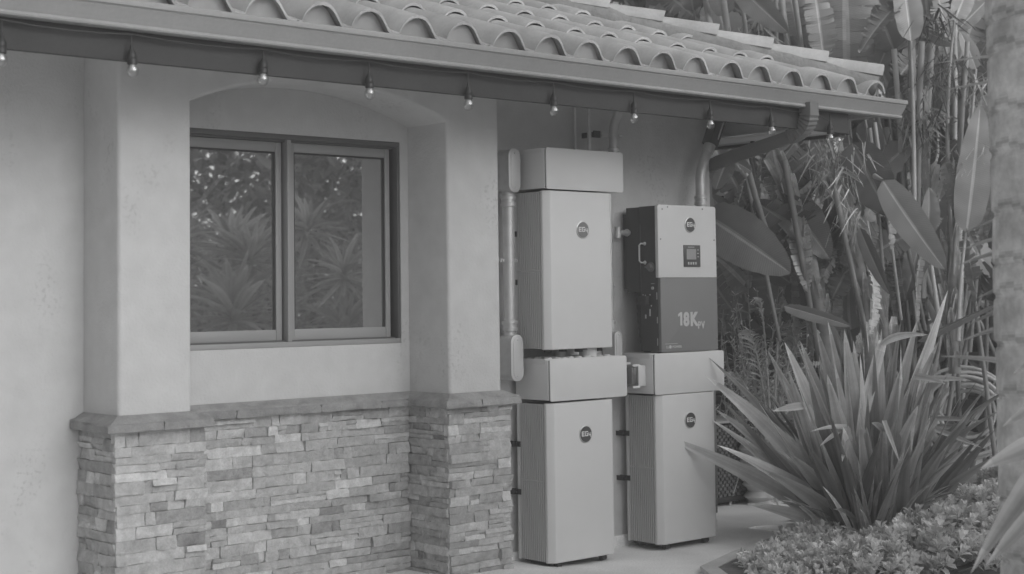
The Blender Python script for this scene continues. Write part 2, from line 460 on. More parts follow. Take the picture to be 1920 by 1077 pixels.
# window
win = None
b = MB(); Y0 = YW + .004; D = .105
fz = .028; fx = .03
b.box(WX0, WX1, Y0, Y0 + D, WZ0, WZ0 + fz)
b.box(4.512, 4.538, Y0 + .004, Y0 + D, WZ0 + fz, WZ1 - fz)
win = b.build('window', m_frame, house, bevel=.003)
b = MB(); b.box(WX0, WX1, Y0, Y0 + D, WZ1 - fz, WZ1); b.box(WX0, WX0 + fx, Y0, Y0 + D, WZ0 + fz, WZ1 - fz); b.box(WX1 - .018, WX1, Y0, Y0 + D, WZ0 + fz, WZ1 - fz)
b.build('window_frame', m_frame_shade, win, bevel=.002)
b = MB()
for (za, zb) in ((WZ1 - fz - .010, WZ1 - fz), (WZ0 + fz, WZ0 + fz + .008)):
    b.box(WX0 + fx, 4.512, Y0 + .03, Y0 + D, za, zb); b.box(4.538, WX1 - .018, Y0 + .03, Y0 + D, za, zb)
build_each(b, 'shaded_window_track', m_frame_shade, win, smooth=0)
def sash(x0, x1, y, sl, sr, st=.068, sb=.062):
    z0, z1 = WZ0 + fz + .008, WZ1 - fz - .012
    q = MB(); 
    q.box(x0, x0 + sl, y, y + .03, z0, z1); q.box(x1 - sr, x1, y, y + .03, z0, z1)
    q.box(x0 + sl, x1 - sr, y + .002, y + .03, z1 - st, z1); q.box(x0 + sl, x1 - sr, y + .002, y + .03, z0, z0 + sb)
    so_ = q.build('sash', m_frame, win, bevel=.003)
    k = MB(); e = .009
    gx0, gx1, gz0, gz1 = x0 + sl, x1 - sr, z0 + sb, z1 - st
    for bb in ((gx0, gx1, gz1 - e, gz1), (gx0, gx0 + e, gz0, gz1 - e), (gx1 - e, gx1, gz0, gz1 - e)):
        k.box(bb[0], bb[1], y + .008, y + .026, bb[2], bb[3])
    k.build('gasket', m_black, win, smooth=0)
    k = MB(); k.box(gx0, gx1, y + .018, y + .021, gz0, gz1); k.build('pane', m_glass, win, smooth=0)
sash(WX0 + fx, 4.500, Y0 + .045, .055, .036, st=.052, sb=.058)
sash(4.545, WX1 - .050, Y0 + .03, .026, .032, st=.050, sb=.058)
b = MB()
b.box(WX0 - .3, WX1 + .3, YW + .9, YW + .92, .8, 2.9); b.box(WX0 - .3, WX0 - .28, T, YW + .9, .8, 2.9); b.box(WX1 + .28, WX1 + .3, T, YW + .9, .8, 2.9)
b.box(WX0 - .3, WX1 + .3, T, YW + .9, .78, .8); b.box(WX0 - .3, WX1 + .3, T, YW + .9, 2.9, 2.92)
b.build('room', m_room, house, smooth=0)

# eave: fascia, soffit, gutter
EY, EX = 6.0, 8.27
SL = .39
b = MB(); b.box(-3, EX, EY, EY + .035, 2.64, 2.83); b.build('fascia', m_fascia, house, bevel=.002)
b = MB(); b.box(EX - .035, EX, EY + .037, 12, 2.645, 2.83); b.build('fascia', m_soffit, house, bevel=.002)
b = MB(); b.box(EX - .040, EX + .006, EY + .037, 12, 2.625, 2.644); b.build('drip_edge', m_black, house)
b = MB()
zf = 2.80
b.add([(-3, EY + .035, zf), (EX - .036, EY + .035, zf), (HX - .3, YW + .3 - .04, zf + .33), (-3, YW + .26, zf + .33)], [(0, 1, 2, 3)])
b.add([(EX - .036, EY + .035, zf), (EX - .036, 12, zf), (HX - .3, 12, zf + .33), (HX - .3, YW + .26, zf + .33)], [(0, 1, 2, 3)])
b.build('soffit', m_soffit, house, smooth=0)
b = MB(); b.box(HX + .002, EX - .042, EY + .04, 12, 2.655, 2.668); b.build('soffit', m_soffit, house, smooth=0)
def sweep_profile(mb, prof, place, t0, t1, n=1):
    base = len(mb.v); k = len(prof)
    for i in range(n + 1):
        t = t0 + (t1 - t0) * i / n
        for (a, z) in prof: mb.v.append(place(a, z, t))
    for i in range(n):
        for j in range(k - 1):
            a = base + i * k + j; mb.f.append((a, a + 1, a + k + 1, a + k)); mb.t.append(1)
gp = [(0, 2.885), (0, 2.770), (.050, 2.768), (.062, 2.767), (.070, 2.770), (.074, 2.777), (.070, 2.785), (.066, 2.789), (.068, 2.793),
      (.074, 2.800), (.083, 2.812), (.094, 2.828), (.104, 2.842), (.110, 2.849), (.108, 2.853), (.112, 2.857), (.121, 2.858), (.123, 2.862),
      (.123, 2.880), (.119, 2.885), (.112, 2.884), (.110, 2.872), (.100, 2.850), (.075, 2.80), (.055, 2.776), (.006, 2.776), (.004, 2.885)]
b = MB(); GX = 8.765
sweep_profile(b, gp, lambda a, z, t: V((t, EY - .002 - a, z)), -3, GX, 40)
# end cap and return along the side eave
b.prism([(EY - .002 - a, z) for a, z in gp[:20]], 'yz', GX - .001, GX + .003)
for k_ in (2.05, 4.75, 7.45):           # slip joints
    jp = [(a + .0018, z - (.0015 if i < 6 else 0)) for i, (a, z) in enumerate(gp[1:20])]
    sweep_profile(b, jp, lambda a, z, t: V((t, EY - .002 - a, z)), k_, k_ + .07, 1)
b.build('gutter', m_gutter, house, smooth=30, fixn=False)
b = MB(); sweep_profile(b, gp, lambda a, z, t: V((EX + .25 + a, t, z)), EY - .0, 12, 4)
b.box(EX, EX + .248, EY, 12, 2.80, 2.83)
b.build('gutter', m_gutter, house, smooth=30, fixn=False)
# downspout
b = MB()
pts = [V((7.765, 5.935, 2.80)), V((7.765, 5.935, 2.735))]
A = V((7.765, 5.935, 2.735)); 
ctrl = [V((7.765, 5.935, 2.735)), V((7.765, 5.94, 2.655)), V((7.79, 6.03, 2.625)), V((7.985, 6.95, 2.495))]
def bez(p0, p1, p2, t): return p0 * (1 - t) ** 2 + p1 * 2 * t * (1 - t) + p2 * t * t
rr_ = [.046, .046]
for i in range(1, 19):
    t = i / 18; pts.append(bez(A, V((7.765, 5.94, 2.635)), V((7.82, 6.12, 2.607)), t)); rr_.append(.050 if i % 2 else .043)
pts.append(V((7.93, 6.62, 2.542))); rr_.append(.046)
pts.append(V((7.975, 6.84, 2.512))); rr_.append(.046)
pts += [V((7.985, 6.97, 2.48)), V((7.985, 7.02, 2.40)), V((7.985, 7.03, .1))]; rr_ += [.044, .044, .044]
b.tube(pts, rr_, n=16, square=True)
b.build('downspout', m_spout, house, smooth=25)

# roof tiles
def tile_h(u):
    """S shaped tile: steep left shoulder, long sweep down into the pan on the right"""
    if u < .40:
        d = (.40 - u) / .34
        return .003 + (.100 * (1 - d ** 2.3) ** .6 if d < 1 else 0)
    if u < .90: return .003 + .100 * (.5 + .5 * math.cos(math.pi * ((u - .40) / .50) ** 1.25)) ** .85
    return .003
def tile_field(mb, nx, ny, place, seed, keep):
    r = random.Random(seed); P = .295; E_ = .455; Lt = .50
    prof = []
    for i in range(15):
        u = i / 14
        prof.append(u)
    h = tile_h
    us = [0, .04, .06, .066, .08, .10, .14, .19, .25, .32, .40, .47, .54, .60, .65, .70, .75, .80, .85, .90, .97, 1.04]
    for j in range(ny):
        for i in range(nx):
            if not keep(i, j): continue
            tn = r.uniform(.93, 1.07) * (r.choice((.88, 1.1)) if r.random() < .12 else 1)
            jx, js, jr = r.uniform(-.006, .006), r.uniform(-.012, .012), r.uniform(-.004, .004)
            base = len(mb.v); k = len(us)
            for lay in (0, 1):
                for (s0, lift) in ((0, .026), (.5, .018), (1, .006)):
                    for u in us:
                        nrm = h(u) * (1 - .10 * s0) + lift - lay * .016
                        mb.v.append(place((i + u) * P + jx + jr * s0, j * E_ + s0 * Lt + js, nrm))
            def q(lay, s, a): return base + (lay * 3 + s) * k + a
            for s in (0, 1):
                for a in range(k - 1):
                    mb.f.append((q(0, s, a), q(0, s, a + 1), q(0, s + 1, a + 1), q(0, s + 1, a))); mb.t.append(tn)
                    mb.f.append((q(1, s, a), q(1, s + 1, a), q(1, s + 1, a + 1), q(1, s, a + 1))); mb.t.append(tn)
            for a in range(k - 1):
                mb.f.append((q(0, 0, a), q(1, 0, a), q(1, 0, a + 1), q(0, 0, a + 1))); mb.t.append(tn)
            for s in (0, 1):
                mb.f.append((q(0, s, k - 1), q(1, s, k - 1), q(1, s + 1, k - 1), q(0, s + 1, k - 1))); mb.t.append(tn)
                mb.f.append((q(0, s, 0), q(0, s + 1, 0), q(1, s + 1, 0), q(1, s, 0))); mb.t.append(tn)
CX, CY = 8.60, 5.96; ZB = 2.880
cs = 1 / math.sqrt(1 + SL * SL); sn = SL * cs
def P_front(a, s, n_): return V((a - .6, CY + s * cs - n_ * sn, ZB + s * sn + n_ * cs))
def P_side(a, s, n_): return V((CX - s * cs + n_ * sn, CY + a, ZB + s * sn + n_ * cs))
TX0 = 4.35 - .4 * .295 + .6
shift = (TX0 % .295) - .6
def P_front2(a, s, n_): return V((a + shift - .295 * 3, CY + s * cs - n_ * sn, ZB + s * sn + n_ * cs))
b = MB()
nx = int((CX - shift + .295 * 3) / .295) + 1
tile_field(b, nx, 10, P_front2, 4, lambda i, j: (i * .295 + shift - .885) < CX - j * .455 * cs + .02)
rf = b.build('roof', m_tile, house, smooth=50, fixn=False)
def cut(ob, co, no):
    bm = bmesh.new(); bm.from_mesh(ob.data)
    bmesh.ops.bisect_plane(bm, geom=bm.verts[:] + bm.edges[:] + bm.faces[:], plane_co=V(co) - house.location, plane_no=V(no), clear_outer=True)
    bm.to_mesh(ob.data); bm.free()
cut(rf, (CX - .03, CY, 0), (1, 1, 0))
b = MB(); tile_field(b, 22, 10, P_side, 8, lambda i, j: i * .295 > j * .455 * cs - .3)
rs = b.build('roof', m_tile, house, smooth=50, fixn=False); cut(rs, (CX - .03, CY, 0), (-1, -1, 0))
# deck under the tiles, bird stops and felt edge
b = MB(); d = -.022; q0 = P_front(0, .03, d); S_ = 4.4
b.add([(-3, q0.y, q0.z), (CX - .05, q0.y, q0.z), (CX - .05 - S_ * cs, q0.y + S_ * cs, q0.z + S_ * sn), (-3, q0.y + S_ * cs, q0.z + S_ * sn)], [(0, 1, 2, 3)])
b.add([(CX - .05, q0.y, q0.z), (CX - .05, 13, q0.z), (CX - .05 - S_ * cs, 13, q0.z + S_ * sn), (CX - .05 - S_ * cs, q0.y + S_ * cs, q0.z + S_ * sn)], [(0, 1, 2, 3)])
b.build('roof_deck', m_felt, house, smooth=0)
b = MB()
b.add([(-3, 10.1, 4.3), (4.4, 10.1, 4.3), (4.4, 12.8, 3.02), (-3, 12.8, 3.02)], [(0, 1, 2, 3)]); b.build('rear_roof', m_tile, house, smooth=0)
b = MB(); r = random.Random(5)
for i in range(nx):
    xc_ = i * .295 + shift - .885 + .40 * .295
    if xc_ > CX - .1: continue
    dd = .040 + r.uniform(-.008, .015); pl = []
    xl_ = xc_ - .40 * .295
    for k_ in range(17):
        u = .86 - (.86 - .065) * k_ / 16; pl.append((xl_ + u * .295, max(.002, tile_h(u) - .004)))
    pl = [(pl[0][0], -.03)] + pl + [(pl[-1][0], -.03)]
    tn = r.uniform(.9, 1.08)
    base = len(b.v); n_ = len(pl)
    for dep in (0, .02):
        for (x_, hh) in pl: b.v.append(V((x_, P_front(0, dd + dep, hh * 1.0 + .006).y, P_front(0, dd + dep, hh * 1.0 + .006).z)))
    b.f.append(tuple(range(base, base + n_))); b.t.append(tn); b.f.append(tuple(range(base + n_, base + 2 * n_))[::-1]); b.t.append(tn)
m_stop = M('bird_stop_mortar', .46, .9, var=(10, .1))
build_each(b, 'bird_stop', m_stop, house, smooth=0, fixn=False)
b = MB()
for i in range(120):
    x_ = -1.2 + i * .082
    if x_ > CX - .03: break
    zz = 2.858 + r.uniform(-.003, .006)
    b.box(x_, x_ + .083 + r.uniform(0, .01), CY - .018 - r.uniform(0, .012), CY + .05, zz, zz + r.uniform(.006, .012), r.uniform(.7, 1.6))
b.build('felt_edge', m_felt, house, smooth=0)
# hip cap tiles
hd = V((-1, 1, SL)).normalized(); side = V((1, 1, 0)).normalized(); upn = side.cross(hd).normalized()
if upn.z < 0: upn = -upn
b = MB(); O = V((CX - .02, CY + .02, ZB + .115)); hl = .525 * 1.0; r = random.Random(12)
for k_ in range(12):
    s0 = k_ * .375; tn = r.uniform(.98, 1.12); base = len(b.v); n_ = 13
    for (s_, rad_, lift) in ((0, .118, .040), (.44, .100, .006)):
        for lay in (0, 1):
            for j in range(n_):
                an = math.pi * j / (n_ - 1); rr = rad_ - lay * .016
                b.v.append(O + hd * (s0 + s_) + side * rr * math.cos(an) + upn * (rr * .78 * math.sin(an) ** .8 + lift))
    for j in range(n_ - 1):
        for (a, c_) in ((0, 2 * n_), (n_, 3 * n_)):
            b.f.append((base + a + j, base + a + j + 1, base + c_ + j + 1, base + c_ + j)); b.t.append(tn)
        b.f.append((base + j, base + j + 1, base + n_ + j + 1, base + n_ + j)); b.t.append(tn)
    for j in (0, n_ - 1):
        b.f.append((base + j, base + n_ + j, base + 3 * n_ + j, base + 2 * n_ + j)); b.t.append(tn)
b.build('ridge_tiles', m_tile, house, smooth=50, fixn=False)
b = MB()
pts = []; rr2 = []
for k_ in range(60):
    s_ = .02 + k_ * .075; q = O + hd * s_ + upn * -.015 - side * .04
    q += V((noise.noise((s_ * 6, 1, 2)), noise.noise((s_ * 6, 5, 2)), noise.noise((s_ * 5, 9, 2)))) * .010
    pts.append(q); rr2.append(.082 + noise.noise((s_ * 4, 3, 7)) * .010)
b.tube(pts, rr2, n=12)
for k_ in range(4): b.box(CX - .16 + .01 * k_, CX + .02, CY + .02, CY + .25, ZB + .0 + .026 * k_, ZB + .018 + .026 * k_)
b.build('hip_mortar', m_mortar, house, smooth=60)

# ------------------------------------------------------------------ string lights
SLt = thing('string_lights', 'black string of clear glass bulbs hanging below the gutter along the fascia', 'string lights', (5.5, 5.96, 2.75))
bx = [2.515, 3.10, 3.755, 4.36, 4.985, 5.585, 6.205, 6.855, 7.43, 8.02]
bz = [2.592, 2.600, 2.618, 2.600, 2.592, 2.602, 2.605, 2.612, 2.610, 2.600]
pos = [(x, 5.965, z) for x, z in zip(bx, bz)] + [(8.215, 6.05, 2.60), (8.23, 6.78, 2.575), (8.23, 7.4, 2.575)]
b = MB(); pts = []
allp = [(1.9, 5.965, 2.60)] + pos
for i in range(len(allp) - 1):
    a = V(allp[i]); c_ = V(allp[i + 1]); a.z = c_.z = 2.752
    if i >= 10: a.z = c_.z = 2.70
    for t in (0, .25, .5, .75): pts.append(a.lerp(c_, t) + V((0, 0, -.012 * 4 * t * (1 - t))))
pts.append(c_); b.tube(pts, .0035, n=6); b.build('cord', m_socket, SLt)
for i, (x, y, z) in enumerate(pos):
    o = V((x, y, z - .004)); r = random.Random(i); tilt = V((r.uniform(-.06, .06), r.uniform(-.04, .04), 1)).normalized()
    g_ = MB(); g_.lathe([(.0005, -.033), (.010, -.031), (.020, -.024), (.0255, -.012), (.0268, 0), (.024, .011), (.018, .020), (.0135, .028), (.0130, .034)], o, tilt, 20)
    bo = g_.build('bulb', m_bulb, SLt, smooth=80)
    k_ = MB(); k_.lathe([(.0165, .024), (.0215, .026), (.0220, .046), (.0205, .048), (.0215, .050), (.0210, .064), (.0170, .078), (.0115, .088), (.007, .098), (.0045, .112)], o, tilt, 18)
    top = o + tilt * .10
    k_.tube([top, V((top.x, top.y, 2.752 if i < 10 else 2.70))], .0035, n=6); k_.build('socket', m_socket, bo, smooth=50)
    k_ = MB(); k_.lathe([(.003, -.003), (.0150, -.001), (.0135, .008), (.0112, .018), (.0110, .030)], o, tilt, 14)
    k_.build('lamp_stem', m_stemw, bo, smooth=50)

# ------------------------------------------------------------------ badge lettering
def logo(mb, cx, cz, y, s):
    """EG and a small open four, drawn from bars in the x-z plane at y, s = letter height"""
    t = s * .2
    def bar(x0, x1, z0, z1): mb.box(cx + x0 * s, cx + x1 * s, y - .0012, y, cz + z0 * s, cz + z1 * s)
    x = -1.38
    bar(x, x + .2, -.5, .5); bar(x + .2, x + .78, .3, .5); bar(x + .2, x + .72, -.1, .1); bar(x + .2, x + .78, -.5, -.3)
    x = -.45
    bar(x, x + .2, -.5, .5); bar(x + .2, x + .85, .3, .5); bar(x + .2, x + .85, -.5, -.3); bar(x + .65, x + .85, -.3, .08); bar(x + .42, x + .65, -.08, .08)
    x = .55; 
    bar(x, x + .18, -.28, .22); bar(x + .18, x + .52, -.40, -.22); bar(x + .52, x + .70, -.80, .22)
def badge(parent, cx, cz, y, r, mdisc, off=0):
    b = MB(); b.lathe([(r, 0), (r, .004), (r * .93, .0055), (0.0002, .0056)], (cx, y, cz), (0, -1, 0), 40)
    bo = b.build('badge', m_ring, parent, smooth=30)
    b = MB(); b.lathe([(r * .9, .0035), (r * .9, .0064), (.0002, .0065)], (cx, y, cz), (0, -1, 0), 40); b.build('badge_face', mdisc, bo, smooth=30)
    b = MB(); logo(b, cx + r * .08, cz + r * .05, y - .0066, r * .56); b.build('lettering', m_white, bo, smooth=0)

# ------------------------------------------------------------------ battery cabinets
YF = 6.572; YB = 6.862
def cabinet(x0, x1, z0, z1, seam, badgez, label, wheels, mdisc):
    t = thing('battery_cabinet', label, 'battery cabinet', ((x0 + x1) / 2, YF + .14, z0), 'tall pale battery cabinets')
    ch = .036
    b = MB()
    # front shell with chamfered long edges
    pl = [(x0, YF + ch * .9), (x0 + ch, YF), (x1 - ch, YF), (x1, YF + ch * .9), (x1, YF + .055), (x0, YF + .055)]
    b.prism(pl, 'xy', z0, z1)
    b.build('front_cover', m_cab, t, bevel=.006, seg=3)
    # ribbed sides
    b = MB(); n = 13; ya = YF + .057; yb = YB - .02; sp = (yb - ya) / n
    b.box(x0 + .012, x1 - .012, ya - .001, yb, z0 + .004, z1 - .004)
    b.build('core', m_groove, t, smooth=0); b = MB()
    for k in range(n):
        ya_ = ya + k * sp + sp * .30; yb_ = ya + (k + 1) * sp - sp * .20
        for (za, zb) in ((z0 + .006, seam - .003), (seam + .003, z1 - .006)):
            b.box(x0 + .001, x0 + .0125, ya_, yb_, za, zb); b.box(x1 - .0125, x1 - .001, ya_, yb_, za, zb)
    bb = b; 
    for s_ in (0, 1):
        q = MB()
        for f, tt in zip(bb.f, bb.t):
            if (bb.v[f[0]].x > (x0 + x1) / 2) == bool(s_): n0 = len(q.v); q.v += [bb.v[i] for i in f]; q.f.append(tuple(range(n0, n0 + len(f)))); q.t.append(1)
        q.build('ribbed_side', m_cabside, t, smooth=0, fixn=False)
    b = MB(); b.box(x0 + .004, x0 + .02, YF + .058, YB - .022, seam - .003, seam + .003); b.box(x1 - .02, x1 - .004, YF + .058, YB - .022, seam - .003, seam + .003)
    b.box(x0 - .001, x1 + .001, YB - .02, YB, z0 + .002, z1 - .002)
    b.build('back_flange', m_cab, t, bevel=.002)
    b = MB()
    if wheels:
        b.box(x0 + .03, x1 - .03, YF + .05, YB - .02, z0 - .012, z0 + .002)
        b.tube([(x1 - .07, YF + .045, z0 - .018), (x1 - .11, YF + .045, z0 - .018)], .018, n=14); b.tube([(x0 + .07, YF + .045, z0 - .018), (x0 + .11, YF + .045, z0 - .018)], .018, n=14)
        b.tube([(x1 - .07, YB - .045, z0 - .018), (x1 - .11, YB - .045, z0 - .018)], .018, n=14); b.tube([(x0 + .07, YB - .045, z0 - .018), (x0 + .11, YB - .045, z0 - .018)], .018, n=14)
    else:
        for (xa, wa, h_) in ((.05, .03, .016), (.17, .03, .016), (.30, .034, .022), (.345, .028, .010), (.46, .036, .022)):
            b.box(x0 + xa, x0 + xa + wa, YF + .05, YF + .09, z0 - h_, z0 + .004)
    build_each(b, 'foot', m_black, t, bevel=.002)
    # wall brackets
    for fz_ in ((.72, .437) if wheels else (1.975, 1.685)):
        for sx in ((x0 - .034, x0 + .004),) if True else ():
            b = MB(); b.box(sx[0], sx[1], YB + .0, YB + .006, fz_ - .015, fz_ + .015)
            b.box(sx[0], sx[0] + .005, YB + .006, YW, fz_ - .015, fz_ + .015); b.box(sx[1] - .008, sx[1] - .002, YB - .03, YW, fz_ - .016, fz_ + .016)
            b.tube([(sx[0] + .02, YB, fz_), (sx[0] + .02, YB - .012, fz_)], .008, n=8)
            b.build('wall_bracket', m_black, t, smooth=0)
    badge(t, (x0 + x1) / 2 + .012, badgez, YF, .052, mdisc)
    return t
cabinet(6.082, 6.633, .040, .970, .513, .775, 'pale battery cabinet standing on the patio beside the stone pilaster', True, m_badge)
cabinet(6.075, 6.643, 1.284, 2.224, 1.75, 1.995, 'pale battery cabinet mounted above another one, top of the left stack', False, m_badge2)
cabinet(7.012, 7.562, .040, .970, .513, .80, 'pale battery cabinet standing on the patio under the inverter, behind the flax leaves', True, m_badge)

# ------------------------------------------------------------------ cable boxes
def cable_box(x0, x1, z0, z1, label):
    t = thing('cable_box', label, 'cable box', ((x0 + x1) / 2, 6.7, z0), 'pale cable boxes between the cabinets')
    b = MB(); b.box(x0, x1 - .004, YF + .012, YB + .008, z0 + .006, z1 - .004); b.build('box_body', m_box, t, bevel=.003)
    b = MB(); b.box(x0 - .0015, x1 - .003, YF + .04, YB + .004, z1 - .004, z1 - .001); b.box(x0 - .002, x0, YF + .03, YB, z1 - .030, z1 - .004); b.build('lid', m_box, t, smooth=0)
    b = MB(); pl = []; r_ = .014
    for (cx, cz, a0) in ((x0 + .004 + r_, z0 + r_, 180), (x1 - r_, z0 + r_, 270), (x1 - r_, z1 - r_, 0), (x0 + .004 + r_, z1 - r_, 90)):
        for k in range(6): an = rad(a0 + 18 * k); pl.append((cx + r_ * math.cos(an), cz + r_ * math.sin(an)))
    b.prism(pl, 'xz', YF - .004, YF + .006); b.build('cover', m_cab, t, bevel=.002)
    b = MB(); b.box(x0 + .006, x1 - .010, YF + .006, YF + .0125, z0 + .006, z1 - .008); b.build('gasket', m_black, t, smooth=0)
    return t
cable_box(6.076, 6.726, 2.232, 2.478, 'pale metal cable box on top of the upper battery cabinet')
t2 = cable_box(6.083, 6.728, .982, 1.230, 'pale metal cable box between the two stacked battery cabinets')
cable_box(6.975, 7.635, .974, 1.232, 'pale metal cable box under the inverter with a clear breaker case on its side')
b = MB(); r = random.Random(3)
for i in range(9):
    x_ = 6.14 + i * .061 + r.uniform(-.006, .006)
    for y_ in (YF + .07, YF + .15, YF + .225): b.lathe([(.026, 0), (.026, .003), (.022, .006 + r.uniform(0, .003)), (.0002, .007)], (x_, y_ + r.uniform(-.01, .01), 1.2295), n=14)
build_each(b, 'knockout_plug', m_cab, t2, smooth=30)
b = MB()
b.tube([(6.50, YF + .10, 1.232), (6.50, YF + .10, 1.285)], .055, n=20); b.tube([(6.60, YF + .17, 1.232), (6.60, YF + .17, 1.285)], .030, n=16); b.tube([(6.36, YF + .2, 1.232), (6.36, YF + .2, 1.285)], .035, n=16)
build_each(b, 'cable_gland', m_cab, t2, smooth=40)

# ------------------------------------------------------------------ inverter
iv = thing('inverter', 'dark grey solar inverter with pale upper front panel, screen and round logo', 'inverter', (7.3, 6.72, 1.24))
ix0, ix1, iz0, iz1, isp = 7.032, 7.578, 1.236, 2.166, 1.706
b = MB(); b.box(ix0 + .012, ix1 - .012, YF + .022, 6.745, iz0 + .006, iz1 - .003); b.box(ix0 + .014, ix1 - .014, 6.747, 6.862, 1.615, iz1 - .006)
b.build('case', m_dark, iv, bevel=.004)
b = MB()
for k in range(22): b.box(ix0 + .03 + k * .0235, ix0 + .036 + k * .0235, 6.863, 6.905, 1.64, 2.12)
b.build('heat_sink', m_dark, iv, smooth=0)
def rr_panel(x0, x1, z0, z1, r_, corners):
    pl = []
    for i, (cx, cz, a0) in enumerate(((x0, z0, 180), (x1, z0, 270), (x1, z1, 0), (x0, z1, 90))):
        if corners[i]:
            ox = cx + (r_ if i in (0, 3) else -r_); oz = cz + (r_ if i < 2 else -r_)
            for k in range(6): an = rad(a0 + 18 * k); pl.append((ox + r_ * math.cos(an), oz + r_ * math.sin(an)))
        else: pl.append((cx, cz))
    return pl
b = MB(); b.prism(rr_panel(ix0 - .004, ix1 + .002, isp + .001, iz1 + .002, .016, (0, 0, 1, 1)), 'xz', YF - .004, YF + .022); b.build('upper_panel', m_cab, iv, bevel=.002)
b = MB(); b.prism(rr_panel(ix0 + .012, ix1 + .002, iz0, isp - .001, .014, (1, 1, 0, 0)), 'xz', YF - .004, YF + .020); b.build('lower_panel', m_mid, iv, bevel=.002)
b = MB()
for (x_, z_) in ((7.07, 2.14), (7.12, 2.155), (7.45, 2.15), (7.56, 1.95), (7.05, 1.95), (7.572, 1.60), (7.572, 1.31)): b.tube([(x_, YF - .004, z_), (x_, YF - .007, z_)], .005, n=8)
build_each(b, 'screw', m_badge2, iv, smooth=0)
badge(iv, 7.328, 2.045, YF - .004, .050, m_badge)
b = MB(); b.box(7.262, 7.418, YF - .010, YF - .003, 1.775, 1.915); db = b.build('display', m_badge, iv, bevel=.002)
b = MB(); b.box(7.285, 7.375, YF - .0115, YF - .009, 1.823, 1.890); b.build('screen', m_screen, db, smooth=0)
b = MB()
for k in range(4): b.box(7.297 + k * .023, 7.309 + k * .023, YF - .0115, YF - .009, 1.790, 1.806)
for k in range(3): b.box(7.388, 7.402, YF - .0115, YF - .009, 1.838 + k * .022, 1.843 + k * .022)
b.box(7.30, 7.36, YF - .0115, YF - .009, 1.900, 1.904)
build_each(b, 'display_button', m_print, db, smooth=0)
def text(s_, x, z, y, size, sx, mat, parent, name, off=0.0, shear=0):
    cu = bpy.data.curves.new('t', 'FONT'); cu.body = s_; cu.size = size; cu.offset = off; cu.extrude = .0006; cu.resolution_u = 3; cu.space_character = 1.2 if size > .05 else 1; cu.shear = shear
    o = bpy.data.objects.new('t', cu); col.objects.link(o)
    bpy.context.view_layer.update()
    me = bpy.data.meshes.new_from_object(o); bpy.data.objects.remove(o)
    mm = Matrix(((sx, 0, 0, x), (0, 0, -1, y), (0, 1, 0, z), (0, 0, 0, 1)))
    r_ = parent
    while r_.parent: r_ = r_.parent
    me.transform(Matrix.Translation(-r_.location) @ mm); me.materials.clear(); me.materials.append(mat)
    ob = bpy.data.objects.new(name, me); col.objects.link(ob); ob.parent = parent; me.name = name
    return ob
b = MB(); b.prism([(7.219, 1.402), (7.238, 1.402), (7.238, 1.487), (7.222, 1.487), (7.200, 1.474), (7.200, 1.458), (7.219, 1.466)], 'xz', YF - .0056, YF - .0045); b.build('lettering', m_print, iv, smooth=0)
text('8K', 7.250, 1.402, YF - .005, .116, .92, m_print, iv, 'lettering', off=.0058)
text('PV', 7.386, 1.380, YF - .005, .064, .84, m_print, iv, 'lettering', off=.0022)
text('LU', 7.085, 1.262, YF - .005, .022, 1.2, m_print, iv, 'lettering', off=.0004)
text('POWER', 7.142, 1.262, YF - .005, .022, 1.15, m_print, iv, 'lettering', off=.0004)
b = MB(); b.lathe([(.011, 0), (.011, .001), (.0002, .0011)], (7.124, YF - .004, 1.27), (0, -1, 0), 16); b.box(7.075, 7.19, YF - .0052, YF - .004, 1.288, 1.2905); b.build('emblem', m_print, iv, smooth=0)
# side fittings
xs_ = ix0 + .012
b = MB(); b.tube([(xs_ + .002, 6.700, 1.925), (xs_ - .030, 6.705, 1.925), (xs_ - .038, 6.712, 1.915), (xs_ - .038, 6.712, 1.815), (xs_ - .030, 6.705, 1.805), (xs_ + .002, 6.700, 1.805)], .0055, n=8)
for z_ in (1.925, 1.805): b.lathe([(.013, 0), (.010, .006), (.007, .010)], (xs_, 6.70, z_), (-1, 0, 0), 12)
b.build('handle', m_galv, iv)
b = MB(); b.lathe([(.030, 0), (.030, .008), (.022, .012), (.018, .030), (.0002, .031)], (xs_, 6.645, 1.775), (-1, 0, 0), 20); b.box(xs_ - .036, xs_ - .014, 6.62, 6.67, 1.770, 1.781)
b.box(xs_ - .001, xs_ + .002, 6.735, 6.738, 1.62, 2.05)
sw = b.build('switch', m_mid, iv, smooth=30)
b = MB(); b.lathe([(.010, 0), (.010, .006), (.0002, .007)], (xs_, 6.635, 1.642), (-1, 0, 0), 16)
for (y_, z_) in ((6.72, 1.60), (6.66, 1.60), (6.65, 1.53), (6.70, 1.597)): b.lathe([(.0045, 0), (.0035, .004)], (xs_, y_, z_), (-1, 0, 0), 8)
b.box(xs_ - .001, xs_ + .001, 6.62, 6.65, 1.668, 1.672)
for (y_, za, zb) in ((6.662, 1.465, 1.51), (6.70, 1.45, 1.475)): b.box(xs_ - .003, xs_ + .001, y_ - .005, y_ + .005, za, zb)
for (za, zb) in ((1.57, 1.615), (1.42, 1.46), (1.28, 1.325)): b.box(xs_ - .0015, xs_ + .001, YF + .026, YF + .032, za, zb)
b.build('button', m_print, iv, smooth=30)
b = MB(); b.box(xs_ - .035, xs_ + .001, 6.665, 6.735, 1.535, 1.59); b.build('connector', m_dark, iv, bevel=.003)

